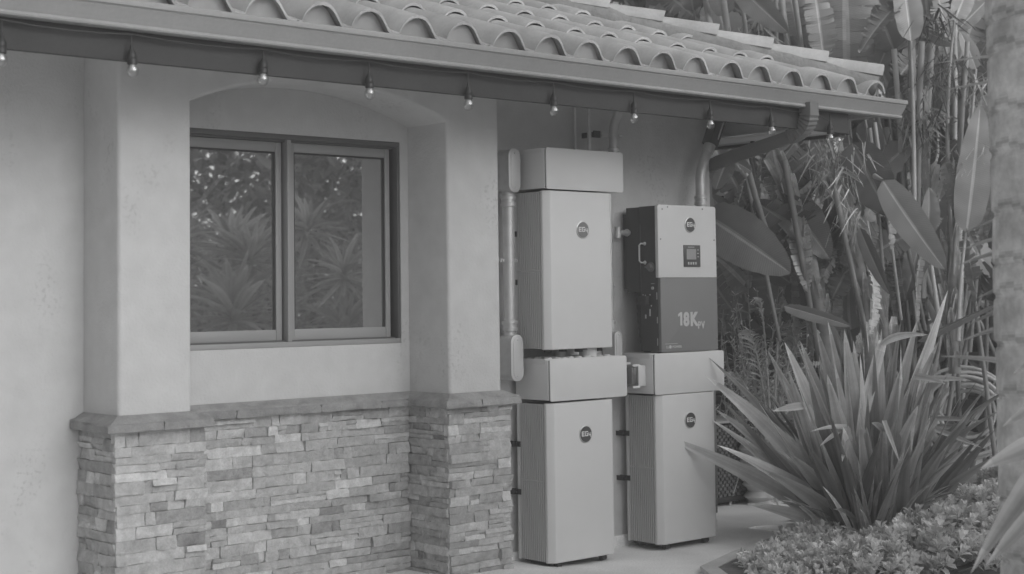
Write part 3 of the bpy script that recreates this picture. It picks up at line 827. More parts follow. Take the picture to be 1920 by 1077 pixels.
# clear breaker case on the side of the right cable box
bc = thing('breaker_case', 'small pale breaker case with a clear hinged cover beside the middle cable box', 'breaker case', (6.93, 6.70, 1.02))
b = MB(); b.box(6.905, 6.973, 6.640, 6.800, 1.030, 1.160); b.build('case_body', m_cab, bc, bevel=.006)
b = MB(); b.box(6.845, 6.904, 6.635, 6.805, 1.025, 1.165); b.build('clear_cover', m_clear, bc, bevel=.008, seg=3)
b = MB(); b.box(6.868, 6.903, 6.66, 6.78, 1.045, 1.145); br = b.build('breaker', m_mid, bc, bevel=.004)
b = MB(); b.box(6.858, 6.868, 6.70, 6.715, 1.075, 1.115); b.tube([(6.867, 6.75, 1.09), (6.855, 6.75, 1.09)], .014, n=12); b.build('toggle', m_black, br, smooth=20)
b = MB(); b.box(6.86, 6.90, 6.70, 6.76, 1.166, 1.178); b.box(6.845, 6.908, 6.629, 6.634, 1.020, 1.034); b.box(6.845, 6.908, 6.629, 6.634, 1.155, 1.168); b.build('latch', m_pvc, bc, bevel=.002)

# ------------------------------------------------------------------ conduits
def run(label, group=None, name='conduit'): return thing(name, label, 'conduit', (0, 0, 0), group)
def lb_body(parent, x, y0, z0, z1, wx, hub=None, up=True, yw=.13):
    """conduit body with an oval cover facing the garden"""
    r_ = wx / 2
    pl = []
    for k in range(13): an = math.pi * k / 12; pl.append((x + r_ * math.cos(an), z1 - r_ + r_ * math.sin(an)))
    for k in range(13): an = math.pi + math.pi * k / 12; pl.append((x + r_ * math.cos(an), z0 + r_ + r_ * math.sin(an)))
    b = MB(); b.prism(pl, 'xz', y0 + .010, y0 + yw); bo = b.build('conduit_body', m_bodyc, parent, bevel=.006, seg=3)
    ctr = V((x, 0, (z0 + z1) / 2))
    def sc(k, dz=0): return [(x + (a - x) * k, ctr.z + (z_ - ctr.z) * (1 - (1 - k) * wx / (z1 - z0))) for a, z_ in pl]
    b = MB(); b.prism(sc(1.1), 'xz', y0, y0 + .009); b.prism(sc(.72), 'xz', y0 - .004, y0 + .001)
    for z_ in (z0 + r_ * .6, z1 - r_ * .6): b.tube([(x, y0 - .001, z_), (x, y0 - .008, z_)], .006, n=8)
    b.build('cover_plate', m_cover, bo, bevel=.002)
    if hub:
        b = MB(); b.tube([(x, y0 + .06, hub), (x + r_ + .035, y0 + .06, hub)], .030, n=16); b.tube([(x + r_ + .012, y0 + .06, hub), (x + r_ + .024, y0 + .06, hub)], .037, n=8)
        b.build('hub', m_galv, bo, smooth=40)
    return bo
def coupling(mb, x, y, z, r_):
    mb.lathe([(r_ * 1.0, -.035), (r_ * 1.28, -.033), (r_ * 1.28, -.012), (r_ * 1.15, -.010), (r_ * 1.15, .008), (r_ * 1.32, .010), (r_ * 1.32, .026), (r_ * 1.0, .030)], (x, y, z), n=16)
def clamp(parent, x, y, z, r_):
    b = MB(); b.lathe([(r_ * 1.12, -.009), (r_ * 1.12, .009)], (x, y, z), n=18); b.box(x - r_ * 1.9, x - r_ * .9, y - .004, y + .004, z - .010, z + .010); b.box(x + r_ * .9, x + r_ * 1.9, y - .004, y + .004, z - .010, z + .010)
    b.box(x - r_ * 1.6, x - r_ * 1.2, y, YW, z - .012, z + .012); b.tube([(x - r_ * 1.5, y - .004, z), (x - r_ * 1.5, y - .012, z)], .006, n=8); b.tube([(x + r_ * 1.5, y - .004, z), (x + r_ * 1.5, y - .012, z)], .006, n=8)
    b.build('clamp', m_galv, parent, smooth=40)
c1 = run('galvanised conduit with oval covers running down between the stone pilaster and the left cabinets')
lb_body(c1, 5.978, 6.735, 2.222, 2.475, .084, hub=2.405)
lb_body(c1, 5.980, 6.735, 1.105, 1.372, .088, hub=1.165)
b = MB(); b.tube([(5.990, 6.81, 1.35), (5.990, 6.81, 2.25)], .036, n=20); coupling(b, 5.990, 6.81, 2.17, .036); coupling(b, 5.990, 6.81, 1.43, .036); b.build('pipe', m_galv, c1, smooth=40)
clamp(c1, 5.990, 6.81, 1.815, .036)
c2 = run('thin galvanised conduit running down right of the upper battery cabinet')
lb_body(c2, 6.885, 6.79, 1.12, 1.37, .060, yw=.12)
b = MB(); b.tube([(6.885, 6.85, 1.35), (6.885, 6.85, 2.24)], .016, n=14); coupling(b, 6.885, 6.85, 1.42, .020); b.build('pipe', m_galv, c2, smooth=40)
clamp(c2, 6.885, 6.85, 1.66, .017)
c3 = run('thin straight conduit rising from the top cable box to the eave')
b = MB(); b.tube([(6.665, 6.80, 2.475), (6.665, 6.80, 3.05)], .0135, n=14); b.build('pipe', m_galv, c3, smooth=40)
b = MB(); b.tube([(6.625, 6.885, 2.30), (6.625, 6.885, 3.05)], .009, n=10); b.build('thin_pipe', m_cab, c3, smooth=40)
c4 = run('thick conduit curving up from the top cable box behind the fascia')
b = MB(); pts = [V((6.850, 6.77, 2.43)), V((6.850, 6.77, 2.62))]
for i in range(1, 9): pts.append(bez(V((6.850, 6.77, 2.62)), V((6.850, 6.77, 2.75)), V((6.98, 6.70, 2.90)), i / 8))
b.tube(pts, .030, n=18); coupling(b, 6.850, 6.77, 2.505, .030); b.build('pipe', m_galv, c4, smooth=40)
b = MB(); b.box(6.715, 6.735, 6.80, YW, 2.598, 2.630); b.box(6.70, 6.76, 6.795, 6.802, 2.592, 2.636); b.build('clamp', m_black, c4, smooth=0)
b = MB(); b.lathe([(.033, -.010), (.033, .010)], (6.850, 6.77, 2.610), n=18); b.box(6.76, 6.822, 6.78, 6.79, 2.600, 2.624); b.tube([(6.875, 6.745, 2.610), (6.888, 6.73, 2.610)], .010, n=8); b.build('clamp', m_galv, c4, smooth=40)
c8 = run('short horizontal conduit fitting joining the left edge of the dark inverter')
b = MB(); b.tube([(6.95, 6.84, 2.00), (7.047, 6.84, 2.00)], .017, n=16); b.tube([(7.02, 6.84, 2.00), (7.034, 6.84, 2.00)], .024, n=8); b.build('pipe', m_galv, c8, smooth=40)
b = MB(); b.tube([(6.945, 6.84, 1.965), (6.945, 6.84, 2.035)], .021, n=14); b.build('tee_fitting', m_galv, c8, smooth=40)
c5 = run('thick conduit bending from the inverter top to a conduit body at the wall corner')
b = MB(); pts = [V((7.655, 6.76, 2.10)), V((7.655, 6.76, 2.36))]
for i in range(1, 8): pts.append(bez(V((7.655, 6.76, 2.36)), V((7.655, 6.76, 2.44)), V((7.735, 6.76, 2.555)), i / 7))
b.tube(pts, .033, n=18); coupling(b, 7.655, 6.76, 2.225, .033); b.build('pipe', m_galv, c5, smooth=40)
dv = V((.10, 0, .20)).normalized()
b = MB(); q = V((7.735, 6.76, 2.555)); b.tube([q - dv * .01, q + dv * .055], .041, n=12); b.build('connector', m_galv, c5, smooth=40)
b = MB(); q2 = q + dv * .05; b.tube([q2, q2 + dv * .25], .042, n=16, square=True); bo = b.build('conduit_body', m_dark, c5, smooth=30)
b = MB(); sdv = V((.8, -.6, 0)); b.tube([q2 + sdv * .04 + dv * (.02 + .02 * k) for k in range(11)], [.018, .026, .029, .029, .029, .029, .029, .029, .029, .026, .016], n=14, ell=.35, hint=sdv); b.build('cover_plate', m_bodyc, bo, smooth=60)
c6 = run('grey flexible conduit hanging behind the dark inverter', name='flexible_conduit')
b = MB(); pts = [bez(V((7.11, 6.80, 1.64)), V((7.12, 6.84, 1.40)), V((7.20, 6.83, 1.20)), i / 20) for i in range(21)]
b.tube(pts, [.026 if i % 2 else .023 for i in range(21)], n=12); b.build('flexible_pipe', m_dark, c6)
c7 = run('dark cable drooping from the middle cable box between the two cabinets', name='cable')
b = MB(); b.tube([bez(V((6.76, 6.83, 1.02)), V((6.80, 6.86, .95)), V((6.80, 6.87, .02)), i / 14) for i in range(15)], .012, n=8); b.tube([bez(V((6.80, 6.83, 1.02)), V((6.79, 6.86, .85)), V((6.86, 6.885, .60)), i / 14) for i in range(15)], .016, n=8)
b.build('cable_sheath', m_badge2, c7)

# ================================================================== garden
EYEC = EYE
def paddle(mb, base, tip, w, roll=0.0, arch=.08, fold=.25, tone=1.0, torn=0, seed=0, blunt=.75, stalk=None, nrm=None):
    """banana-like leaf: midrib from base to tip, rows of blade either side"""
    r = random.Random(seed); base = V(base); tip = V(tip); d = (tip - base); ln = d.length; d.normalize()
    tocam = (nrm or (EYEC - base)).normalized(); sd_ = d.cross(tocam).normalized(); nn = sd_.cross(d).normalized()
    q = Matrix.Rotation(roll, 3, d); sd_ = q @ sd_; nn = q @ nn
    n = 18 if not torn else 34
    mid = (base + tip) / 2 + nn * arch * ln + V((0, 0, .06 * ln * (1 if abs(d.z) < .8 else 0)))
    rows = []
    for i in range(n + 1):
        t = i / n; c = bez(base, mid, tip, t)
        prof = (math.sin(math.pi * min(1, t ** blunt * .97 + .03)) ** .55) if 0 < t < 1 else 0.04
        rows.append((c, w / 2 * max(prof, .03), t))
    cols = 4
    cup = .10 * w; wav = r.uniform(4, 9); ph = r.uniform(0, 6)
    for sgn in (-1, 1):
        if not torn:
            b0 = len(mb.v)
            for (c, hw_, t) in rows:
                for k in range(cols + 1):
                    u = k / cols
                    h_ = fold * hw_ * u * (1 - .45 * u) * 2 * .6 + .035 * w * math.sin(wav * t * 6.28 + ph + sgn) * u * u
                    p_ = c + sd_ * sgn * hw_ * u * (1 - .06 * fold) - nn * (-h_) * 1.0
                    mb.uv[len(mb.v)] = (sgn * u * .5, t * max(.2, ln)); mb.v.append(p_)
            for i in range(n):
                for k in range(cols):
                    a = b0 + i * (cols + 1) + k
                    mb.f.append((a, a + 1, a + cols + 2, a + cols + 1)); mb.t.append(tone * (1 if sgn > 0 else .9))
        else:
            i = 0
            while i < n:
                k_ = r.choice((1, 1, 2, 3)); j = min(n, i + k_)
                sh = r.uniform(-.5, .12) * hw_max(w) ; dz = r.uniform(-.35, .15) * w * .5
                b0 = len(mb.v)
                for ii in range(i, j + 1):
                    c, hw_, t = rows[ii]
                    g_ = .0
                    for k in range(cols + 1):
                        u = k / cols; sl = (1 if ii == i else (-1 if ii == j else 0)) * .10 * u * ln / n * k_
                        p_ = c + sd_ * sgn * hw_ * u * (1 - .08 * r.random() * (k == cols)) + d * (sl - sh * u * u * .5) + nn * (fold * hw_ * u * .7 + dz * u * u)
                        mb.uv[len(mb.v)] = (sgn * u * .5, t * ln); mb.v.append(p_)
                tt = tone * r.uniform(.88, 1.1)
                for ii in range(j - i):
                    for k in range(cols):
                        a = b0 + ii * (cols + 1) + k
                        mb.f.append((a, a + 1, a + cols + 2, a + cols + 1)); mb.t.append(tt)
                i = j
    return d
def hw_max(w): return w * .25
def blade(mb, base, tip, w, lift=.35, twist=0.0, tone=1.0, seg=12, side_=None, keel=.25, tipk=.9, wb=.55):
    base = V(base); tip = V(tip); ln = (tip - base).length
    mid = base.lerp(tip, .5) + V((0, 0, lift * ln * .5)) - V(((tip - base).x, (tip - base).y, 0)) * (.10 + .3 * lift)
    pts = [bez(base, mid, tip, i / seg) for i in range(seg + 1)]
    b0 = len(mb.v)
    for i, c in enumerate(pts):
        t = i / seg; a = pts[max(0, i - 1)]; e = pts[min(seg, i + 1)]; d = (e - a).normalized()
        s_ = d.cross((side_ or (EYEC - c)).normalized()).normalized(); nn = s_.cross(d)
        q = Matrix.Rotation(twist * (.4 + t), 3, d); s_ = q @ s_; nn = q @ nn
        hw_ = w / 2 * (wb + (1 - wb) * min(1, t * 3)) * (1 - max(0, (t - .45) / .55) ** 1.7 * tipk - (.0 if t < .999 else .09))
        hw_ = max(hw_, .0008)
        mb.v += [c + s_ * hw_ + nn * hw_ * keel, c + s_ * hw_ * .5 + nn * hw_ * keel * .3, c - nn * hw_ * keel * .35, c - s_ * hw_ * .5 + nn * hw_ * keel * .3, c - s_ * hw_ + nn * hw_ * keel]
    for i in range(seg):
        for k in range(4):
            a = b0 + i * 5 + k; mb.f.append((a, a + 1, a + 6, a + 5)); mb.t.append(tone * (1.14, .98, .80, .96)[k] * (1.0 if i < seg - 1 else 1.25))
def leaflet(mb, c, d, nrm, ln, w, tone, bend=.15):
    """small pointed oval leaf, six faces"""
    d = d.normalized(); s_ = d.cross(nrm); 
    if s_.length < 1e-4: s_ = V((1, 0, 0))
    s_.normalize(); n_ = s_.cross(d)
    A = [c, c + d * ln * .35 + s_ * w * .34 + n_ * bend * w, c + d * ln * .72 + s_ * w * .46 + n_ * bend * w, c + d * ln - n_ * bend * ln * .5,
         c + d * ln * .72 - s_ * w * .46 + n_ * bend * w, c + d * ln * .35 - s_ * w * .34 + n_ * bend * w, c + d * ln * .35, c + d * ln * .7 - n_ * bend * ln * .12]
    mb.add(A, [(0, 1, 6), (1, 2, 7, 6), (2, 3, 7), (0, 6, 5), (6, 7, 4, 5), (7, 3, 4)], tone)
def stalk(mb, pts, w0, w1, tone=1.0, n=7):
    k = len(pts); P = []
    if k == 3: P = [bez(V(pts[0]), V(pts[1]), V(pts[2]), i / 8) for i in range(9)]
    elif k == 2: P = [V(pts[0]).lerp(V(pts[1]), i / 4) for i in range(5)]
    else: P = [V(p_) for p_ in pts]
    mb.tube(P, [w0 + (w1 - w0) * i / (len(P) - 1) for i in range(len(P))], n=n, tone=tone, cap=False)

# ---------- neighbour's wall and house far behind the leaves
m_wall2 = M('garden_wall_render', .42, .9, var=(2, .12), bump=(40, .3, .005))
a = at(1250, 535, 17.5); c = at(2100, 535, 17.5)
b = MB(); dv_ = V((c.x - a.x, c.y - a.y, 0)).normalized(); nv_ = V((-dv_.y, dv_.x, 0))
L_ = 7.0
def ob_(mb, s0, s1, n0, n1, z0, z1, tone=None, O=None, du=dv_, nv=nv_):
    o = O or V((a.x, a.y, 0))
    mb.add([o + du * s_ + nv * n_ + V((0, 0, z_)) for s_ in (s0, s1) for n_ in (n0, n1) for z_ in (z0, z1)],
           [(0, 1, 3, 2), (4, 6, 7, 5), (0, 4, 5, 1), (2, 3, 7, 6), (0, 2, 6, 4), (1, 5, 7, 3)], tone)
gw = thing('garden_wall', 'pale rendered garden wall glimpsed behind the broad leaved plants', 'wall', (a.x, a.y, 0))
ob_(b, -3, L_, 0, .2, -.05, 1.55); b.build('wall', m_wall2, gw, smooth=0)
b = MB(); ob_(b, -3.03, L_ + .03, -.03, .23, 1.551, 1.62); b.build('coping', m_cap, gw, bevel=.005)
nh = thing('neighbouring_house', 'pale house wall showing between the leaves right of the inverter', 'house', (a.x, a.y + 3, 0))
b = MB(); O2 = V((a.x, a.y, 0)) + nv_ * 3; ob_(b, -2, 2.1, 0, 4, -.05, 3.1, O=O2); b.build('wall', M('render_pale', .75, .9), nh, smooth=0)
b = MB(); ob_(b, -2.3, 2.4, -.3, 4.3, 3.101, 3.2, O=O2)
ob_(b, -2.0, 2.1, .0, 4.0, 3.2, 3.5, O=O2); b.build('roof', m_felt, nh, smooth=0)

# kerb, hose, pot, wicker box
kp = at(1700, 868, 12.6); b = MB()
kb = thing('kerb', 'low pale stone kerb along the back of the patio under the hose', 'kerb', (kp.x, kp.y, 0))
for k in range(9): ob_(b, k * .42 - .8, k * .42 - .388, 0, .22, -.02, .085 + .004 * (k % 2), tone=(.9, 1.05, 1)[k % 3], O=V((kp.x, kp.y, 0)))
b.build('kerb_stone', m_cap, kb, bevel=.008)
hc = at(1812, 776, 12.7)
hz = thing('hose_coil', 'coiled pale garden hose standing on the kerb between the flax and the palm trunk', 'hose', (hc.x, hc.y, .1))
b = MB(); r = random.Random(4); axd = (V((EYE.x, EYE.y, hc.z)) - hc).normalized(); ux = axd.cross(V((0, 0, 1))).normalized(); P = []
for lp in range(9):
    R0 = .20 + .022 * lp + r.uniform(-.012, .012); cx0, cz0_ = r.uniform(-.03, .03), r.uniform(-.02, .02) ; dd = r.uniform(-.05, .05)
    for k in range(28):
        an = 2 * math.pi * k / 28
        P.append(hc + ux * (math.cos(an) * R0 * 1.05 + cx0) + V((0, 0, math.sin(an) * R0 + cz0_)) + axd * (dd + .02 * math.sin(2 * an + lp)))
b.tube(P, .014, n=8); b.build('hose', m_hose, hz, smooth=80)
b = MB(); b.tube([hc - axd * .06, hc + axd * .03], .12, n=16); b.build('reel_hub', m_black, hz)
pc = at(1424, 905, 11.6); pc.z = 0
pt = thing('stacked_pot', 'pale ribbed pot half hidden behind the flax blades', 'pot', pc)
b = MB(); pr = [(.0002, 0), (.10, 0)]
for k in range(5): pr += [(.085 + .012 * k, .03 + k * .09), (.125 + .008 * k, .06 + k * .09), (.09 + .010 * k, .10 + k * .09)]
pr += [(.15, .50), (.13, .50), (.0002, .46)]
b.lathe(pr, pc, n=24); b.build('pot_body', m_pot, pt, smooth=50)
b = MB(); b.lathe([(.12, .475), (.0002, .49)], pc, n=16); b.build('potting_soil', m_soil, pt)
wc = thing('wicker_box', 'dark woven wicker box with pale top slats behind the lower right cabinet', 'wicker box', (9.0, 7.9, 0))
b = MB(); wx0, wx1, wy0, wy1 = 8.62, 9.26, 7.64, 8.15
r = random.Random(2); ns = 26
for k in range(ns):
    for j in range(22):
        x_ = wx0 + (wx1 - wx0) * k / ns; z_ = .07 + j * .0245
        o = .010 if (k + j) % 2 else .0
        if (k + j) % 2: b.box(x_ - .003, x_ + (wx1 - wx0) / ns + .003, wy0 - o, wy0 + .006, z_ + .002, z_ + .020, r.uniform(.8, 1.3))
        y_ = wy0 + (wy1 - wy0) * k / ns
        if (k + j) % 2: b.box(wx0 - o, wx0 + .006, y_ - .003, y_ + (wy1 - wy0) / ns + .003, z_ + .002, z_ + .020, r.uniform(.8, 1.3)); b.box(wx1 - .006, wx1 + o, y_ - .003, y_ + (wy1 - wy0) / ns + .003, z_ + .002, z_ + .020, r.uniform(.8, 1.3))
b.build('woven_panel', m_wicker, wc, smooth=0)
b = MB(); b.box(wx0 + .008, wx1 - .008, wy0 + .008, wy1 - .008, .05, .62); b.build('liner', m_black, wc, smooth=0)
b = MB(); b.box(wx0 - .012, wx1 + .012, wy0 - .014, wy1 + .012, .03, .068); b.build('base_rail', m_black, wc, bevel=.004)
for lx in (wx0, wx1 - .03):
    for ly in (wy0, wy1 - .03):
        q = MB(); q.box(lx, lx + .03, ly, ly + .03, 0, .031); q.build('leg', m_black, wc, smooth=0)
for k in range(5):
    q = MB(); q.box(wx0 - .02, wx1 + .02, wy0 - .02 + k * .10, wy0 + .055 + k * .10, .622, .640); q.build('top_slat', m_wall2, wc, bevel=.003)

# ---------- bird of paradise plants
def ragged_trunk(mb, md, p0, p1, p2, r0, r1, seed, tone=1.0):
    r = random.Random(seed); n = 16
    P = [bez(V(p0), V(p1), V(p2), i / n) for i in range(n + 1)]
    mb.tube(P, [r0 + (r1 - r0) * i / n + r.uniform(-.006, .006) for i in range(n + 1)], n=10, tone=.7 * tone, cap=False)
    for i in range(1, 46):
        t = i / 46; c = bez(V(p0), V(p1), V(p2), t); d = (bez(V(p0), V(p1), V(p2), min(1, t + .05)) - c).normalized()
        an = r.uniform(0, 6.28); q = Matrix.Rotation(an, 3, d) @ d.cross(V((1, .3, 0))).normalized()
        rr = r0 + (r1 - r0) * t; ln = r.uniform(.12, .34)
        s0 = c + q * rr * .7; s1 = s0 + d * ln + q * r.uniform(.0, .07)
        blade(md, s0, s1, r.uniform(.03, .075), lift=0, twist=r.uniform(-.6, .6), tone=r.uniform(.55, 1.5), seg=4, keel=.5, tipk=r.uniform(.1, .8), wb=1)
def fringe(md, c, n, spread, ln, seed, tone=(.5, 1.2)):
    r = random.Random(seed)
    for i in range(n):
        s0 = V(c) + V((r.gauss(0, spread), r.gauss(0, spread), r.gauss(0, spread * .7)))
        e = s0 + V((r.gauss(0, .10), r.gauss(0, .10), -r.uniform(.3, 1) * ln))
        blade(md, s0, e, r.uniform(.006, .022), lift=r.uniform(-.2, .8), twist=r.uniform(-2, 2), tone=r.uniform(*tone), seg=6, keel=.2)
BP = 'bird of paradise plants behind the house corner'
def plant(label, root, leaves, stalks, trunks=(), fringes=(), D=11.5, seed=0, rndleaf=0, box=None, tn=(.5, 1.0), dead=0, dbox=None):
    o = V(root); t = thing('bird_of_paradise', label, 'plant', (o.x, o.y, 0), BP)
    r = random.Random(seed)
    bl, bs, bd, bt = MB(), MB(), MB(), MB()
    for L in leaves:
        bx_, by_, tx_, ty_, wp, dD, roll, tone, fold, torn, sx, sy = L
        A_ = at(bx_, by_, D + dD); T_ = at(tx_, ty_, D + dD + r.uniform(-.25, .25))
        w_ = wp / FPX * (D + dD)
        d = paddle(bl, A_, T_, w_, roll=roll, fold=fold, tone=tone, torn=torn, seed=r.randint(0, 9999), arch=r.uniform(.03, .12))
        if sx is not None:
            S_ = at(sx, sy, D + dD + r.uniform(-.2, .2)); stalk(bs, [S_, S_.lerp(A_, .6) + (A_ - S_).length * .05 * V((r.uniform(-1, 1), r.uniform(-1, 1), 0)), A_], .020, .010, tone * 1.05)
        stalk(bs, [A_, A_.lerp(T_, .5) + (EYEC - A_).normalized() * .0, A_ + (A_ - T_).normalized() * .02], .004, .004, tone) if False else None
    for S in stalks:
        (x0, y0, x1, y1, wp, tone) = S[:6]; dd = S[6] if len(S) > 6 else 0
        A_, B_ = at(x0, y0, D + dd), at(x1, y1, D + dd + r.uniform(-.3, .3))
        stalk(bs, [A_, A_.lerp(B_, .5) + V((r.uniform(-.03, .03), r.uniform(-.03, .03), 0)), B_], wp / FPX * D * .42, wp / FPX * D * .55, tone)
    for T in trunks:
        x0, y0, x1, y1, x2, y2, wp, tone = T
        ragged_trunk(bt, bd, at(x0, y0, D), at(x1, y1, D), at(x2, y2, D), wp / FPX * D * .5, wp / FPX * D * .38, r.randint(0, 999), tone)
    for Fg in fringes:
        fringe(bd, at(Fg[0], Fg[1], D - .15), Fg[2], Fg[3], Fg[4], r.randint(0, 999), Fg[5])
    if box:
        for i in range(rndleaf):
            x0 = r.uniform(box[0], box[2]); y0 = r.uniform(box[1], box[3]); dd = r.uniform(.3, 1.6)
            an = r.gauss(-1.5, .9); ln = r.uniform(70, 190); A_ = at(x0, y0, D + dd); T_ = at(x0 + math.cos(an) * ln, y0 + math.sin(an) * ln, D + dd + r.uniform(-.5, .5))
            wp = r.uniform(50, 110); tone = r.uniform(*tn)
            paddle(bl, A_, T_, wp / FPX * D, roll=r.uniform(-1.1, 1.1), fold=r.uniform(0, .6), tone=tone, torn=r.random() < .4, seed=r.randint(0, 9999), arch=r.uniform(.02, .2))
            S_ = V((o.x + r.uniform(-.5, .5), o.y + r.uniform(-.5, .5), 0))
            if r.random() < .35 and y0 < 480: stalk(bs, [S_, S_.lerp(A_, .6) + V((r.uniform(-.1, .1), r.uniform(-.1, .1), 0)), A_], .022, .010, tone * 1.1)
    for i in range(dead):       # hanging withered leaves
        x0 = r.uniform(dbox[0], dbox[2]); y0 = r.uniform(dbox[1], dbox[3]); dd = r.uniform(-.2, .8); A_ = at(x0, y0, D + dd); T_ = at(x0 + r.gauss(0, 28), y0 + r.uniform(70, 170), D + dd + r.uniform(-.2, .2))
        paddle(bd, A_, T_, r.uniform(16, 44) / FPX * D, roll=r.uniform(-1.4, 1.4), fold=r.uniform(.4, 1.3), tone=r.uniform(.4, 1.3), torn=1, seed=r.randint(0, 9999), arch=r.uniform(-.15, .2))
    for nm, mb, mt in (('leaves', bl, m_leafA), ('leaf_stalk', bs, m_stem), ('dead_fronds', bd, m_dead), ('trunk', bt, m_dead)):
        if mb.f and nm == 'leaf_stalk': build_each(mb, nm, mt, t, smooth=70, fixn=False)
        elif mb.f: mb.build(nm, mt, t, smooth=70, fixn=False)
    return t
g1 = at(1640, 700, 11.6)
plant('bird of paradise with a ragged leaning trunk and hanging dead fibres right of the downspout', g1,
  [(1318, 400, 1482, 512, 104, -.7, .25, .62, .15, 0, 1290, 560), (1462, 372, 1556, 486, 84, .1, -.3, .50, .35, 0, None, 0), (1598, 268, 1668, 404, 92, -.2, .2, .42, .2, 0, None, 0),
   (1612, 428, 1668, 552, 30, -.3, .3, .5, .5, 0, None, 0), (1470, 574, 1595, 612, 30, -.3, .5, .85, .4, 0, None, 0), (1366, 296, 1342, 356, 44, -.4, .3, 1.15, .2, 0, 1400, 330),
   (1362, 296, 1410, 322, 30, -.4, .3, 1.1, .3, 0, None, 0), (1622, 225, 1646, 300, 48, .1, 0, .5, .1, 0, 1668, 420), (1545, 470, 1420, 450, 36, .3, .8, .5, .4, 1, None, 0),
   (1400, 360, 1340, 330, 40, .6, .3, .45, .3, 0, None, 0), (1560, 560, 1600, 470, 50, .5, .4, .6, .3, 1, None, 0), (1500, 420, 1600, 470, 46, .3, .9, .75, .3, 0, None, 0), (1640, 600, 1655, 500, 44, .8, .2, .5, .3, 1, None, 0)],
  [(1462, 640, 1392, 300, 9, .6), (1540, 700, 1470, 300, 12, .5), (1480, 445, 1600, 700, 18, .75), (1640, 690, 1560, 330, 10, .8), (1665, 640, 1630, 240, 8, .6), (1690, 600, 1640, 230, 7, .9), (1450, 470, 1395, 290, 12, .6)],
  [(1640, 720, 1625, 520, 1565, 300, 34, 1.0), (1560, 720, 1540, 560, 1470, 330, 28, .8), (1670, 720, 1655, 560, 1600, 420, 22, .7)],
  [(1555, 285, 110, .12, .26, (.35, 1.1)), (1575, 330, 50, .09, .28, (.7, 1.7)), (1600, 400, 40, .06, .3, (.6, 1.6))], D=11.4, seed=11, rndleaf=40, box=(1350, 290, 1620, 640), tn=(.2, 1.0), dead=46, dbox=(1370, 270, 1660, 560))
g2 = at(1760, 700, 12.2)
plant('tall bird of paradise with upright stalks between the roof end and the palm trunk', g2,
  [(1655, 338, 1772, 506, 64, -.9, .15, 1.12, .15, 0, 1640, 330), (1738, 440, 1742, 352, 40, -.5, .4, 1.2, .5, 0, 1760, 600), (1812, 436, 1838, 196, 66, -.2, .2, 1.15, .15, 0, 1796, 640),
   (1728, 436, 1700, 552, 50, .0, -.2, .5, .3, 0, None, 0), (1708, 78, 1688, -60, 56, -.2, .3, 1.0, .3, 0, 1714, 420), (1690, 4, 1612, 100, 44, -.1, .7, .5, .6, 1, None, 0), (1676, 94, 1640, 10, 60, .2, .2, .6, .2, 0, 1700, 420),
   (1790, 40, 1822, -50, 44, -.2, .4, 1.1, .3, 0, 1789, 500), (1796, 56, 1862, -10, 34, -.1, .4, 1.15, .4, 0, None, 0), (1742, 62, 1790, 84, 30, .1, .7, 1.0, .6, 0, None, 0), (1745, 78, 1680, 96, 26, .1, .9, .4, .5, 0, None, 0),
   (1745, 60, 1730, -40, 60, .5, .1, .7, .2, 1, 1728, 420), (1650, 120, 1672, 60, 40, .3, .4, .9, .3, 0, None, 0), (1640, 190, 1625, 110, 46, .4, .2, .8, .3, 0, 1680, 360), (1830, 130, 1800, 60, 34, .3, .5, .95, .3, 0, 1800, 460),
   (1830, 300, 1850, 200, 44, .8, .3, .7, .3, 1, 1800, 640), (1690, 440, 1672, 380, 50, .9, .2, 1.25, .2, 0, None, 0), (1665, 560, 1690, 430, 40, .9, .3, 1.3, .2, 0, None, 0), (1622, 540, 1640, 440, 34, .9, .3, 1.35, .2, 0, None, 0),
   (1720, 640, 1870, 570, 26, -.6, 1.0, .45, .5, 0, None, 0), (1770, 620, 1740, 560, 30, .2, .3, .6, .3, 0, None, 0)],
  [(1697, 420, 1676, 92, 10, 1.0), (1714, 460, 1709, 76, 13, .95), (1722, 460, 1728, 78, 11, .8), (1716, 500, 1746, 84, 14, .75), (1787, 560, 1791, 40, 9, 1.15), (1782, 620, 1814, 78, 8, 1.0), (1770, 620, 1800, 240, 7, .8),
   (1800, 660, 1812, 400, 6, 1.0), (1720, 620, 1700, 350, 5, 1.1),
   (1750, 560, 1660, 240, 12, .75), (1735, 620, 1690, 420, 8, .6), (1730, 560, 1738, 200, 15, .8)],
  [(1730, 480, 1735, 340, 1722, 215, 34, .6), (1790, 700, 1780, 560, 1790, 330, 22, .8)],
  [(1730, 225, 110, .10, .26, (.15, .6)), (1755, 40, 60, .08, .2, (.15, .5)), (1770, 130, 90, .12, .25, (.15, .5)), (1815, 290, 50, .09, .24, (.8, 1.6)), (1835, 160, 30, .1, .3, (.5, 1.3))], D=11.9, seed=5, rndleaf=42, box=(1600, 110, 1880, 620), tn=(.25, 1.1), dead=34, dbox=(1660, 120, 1860, 540))
g3 = at(1560, 640, 13.2)
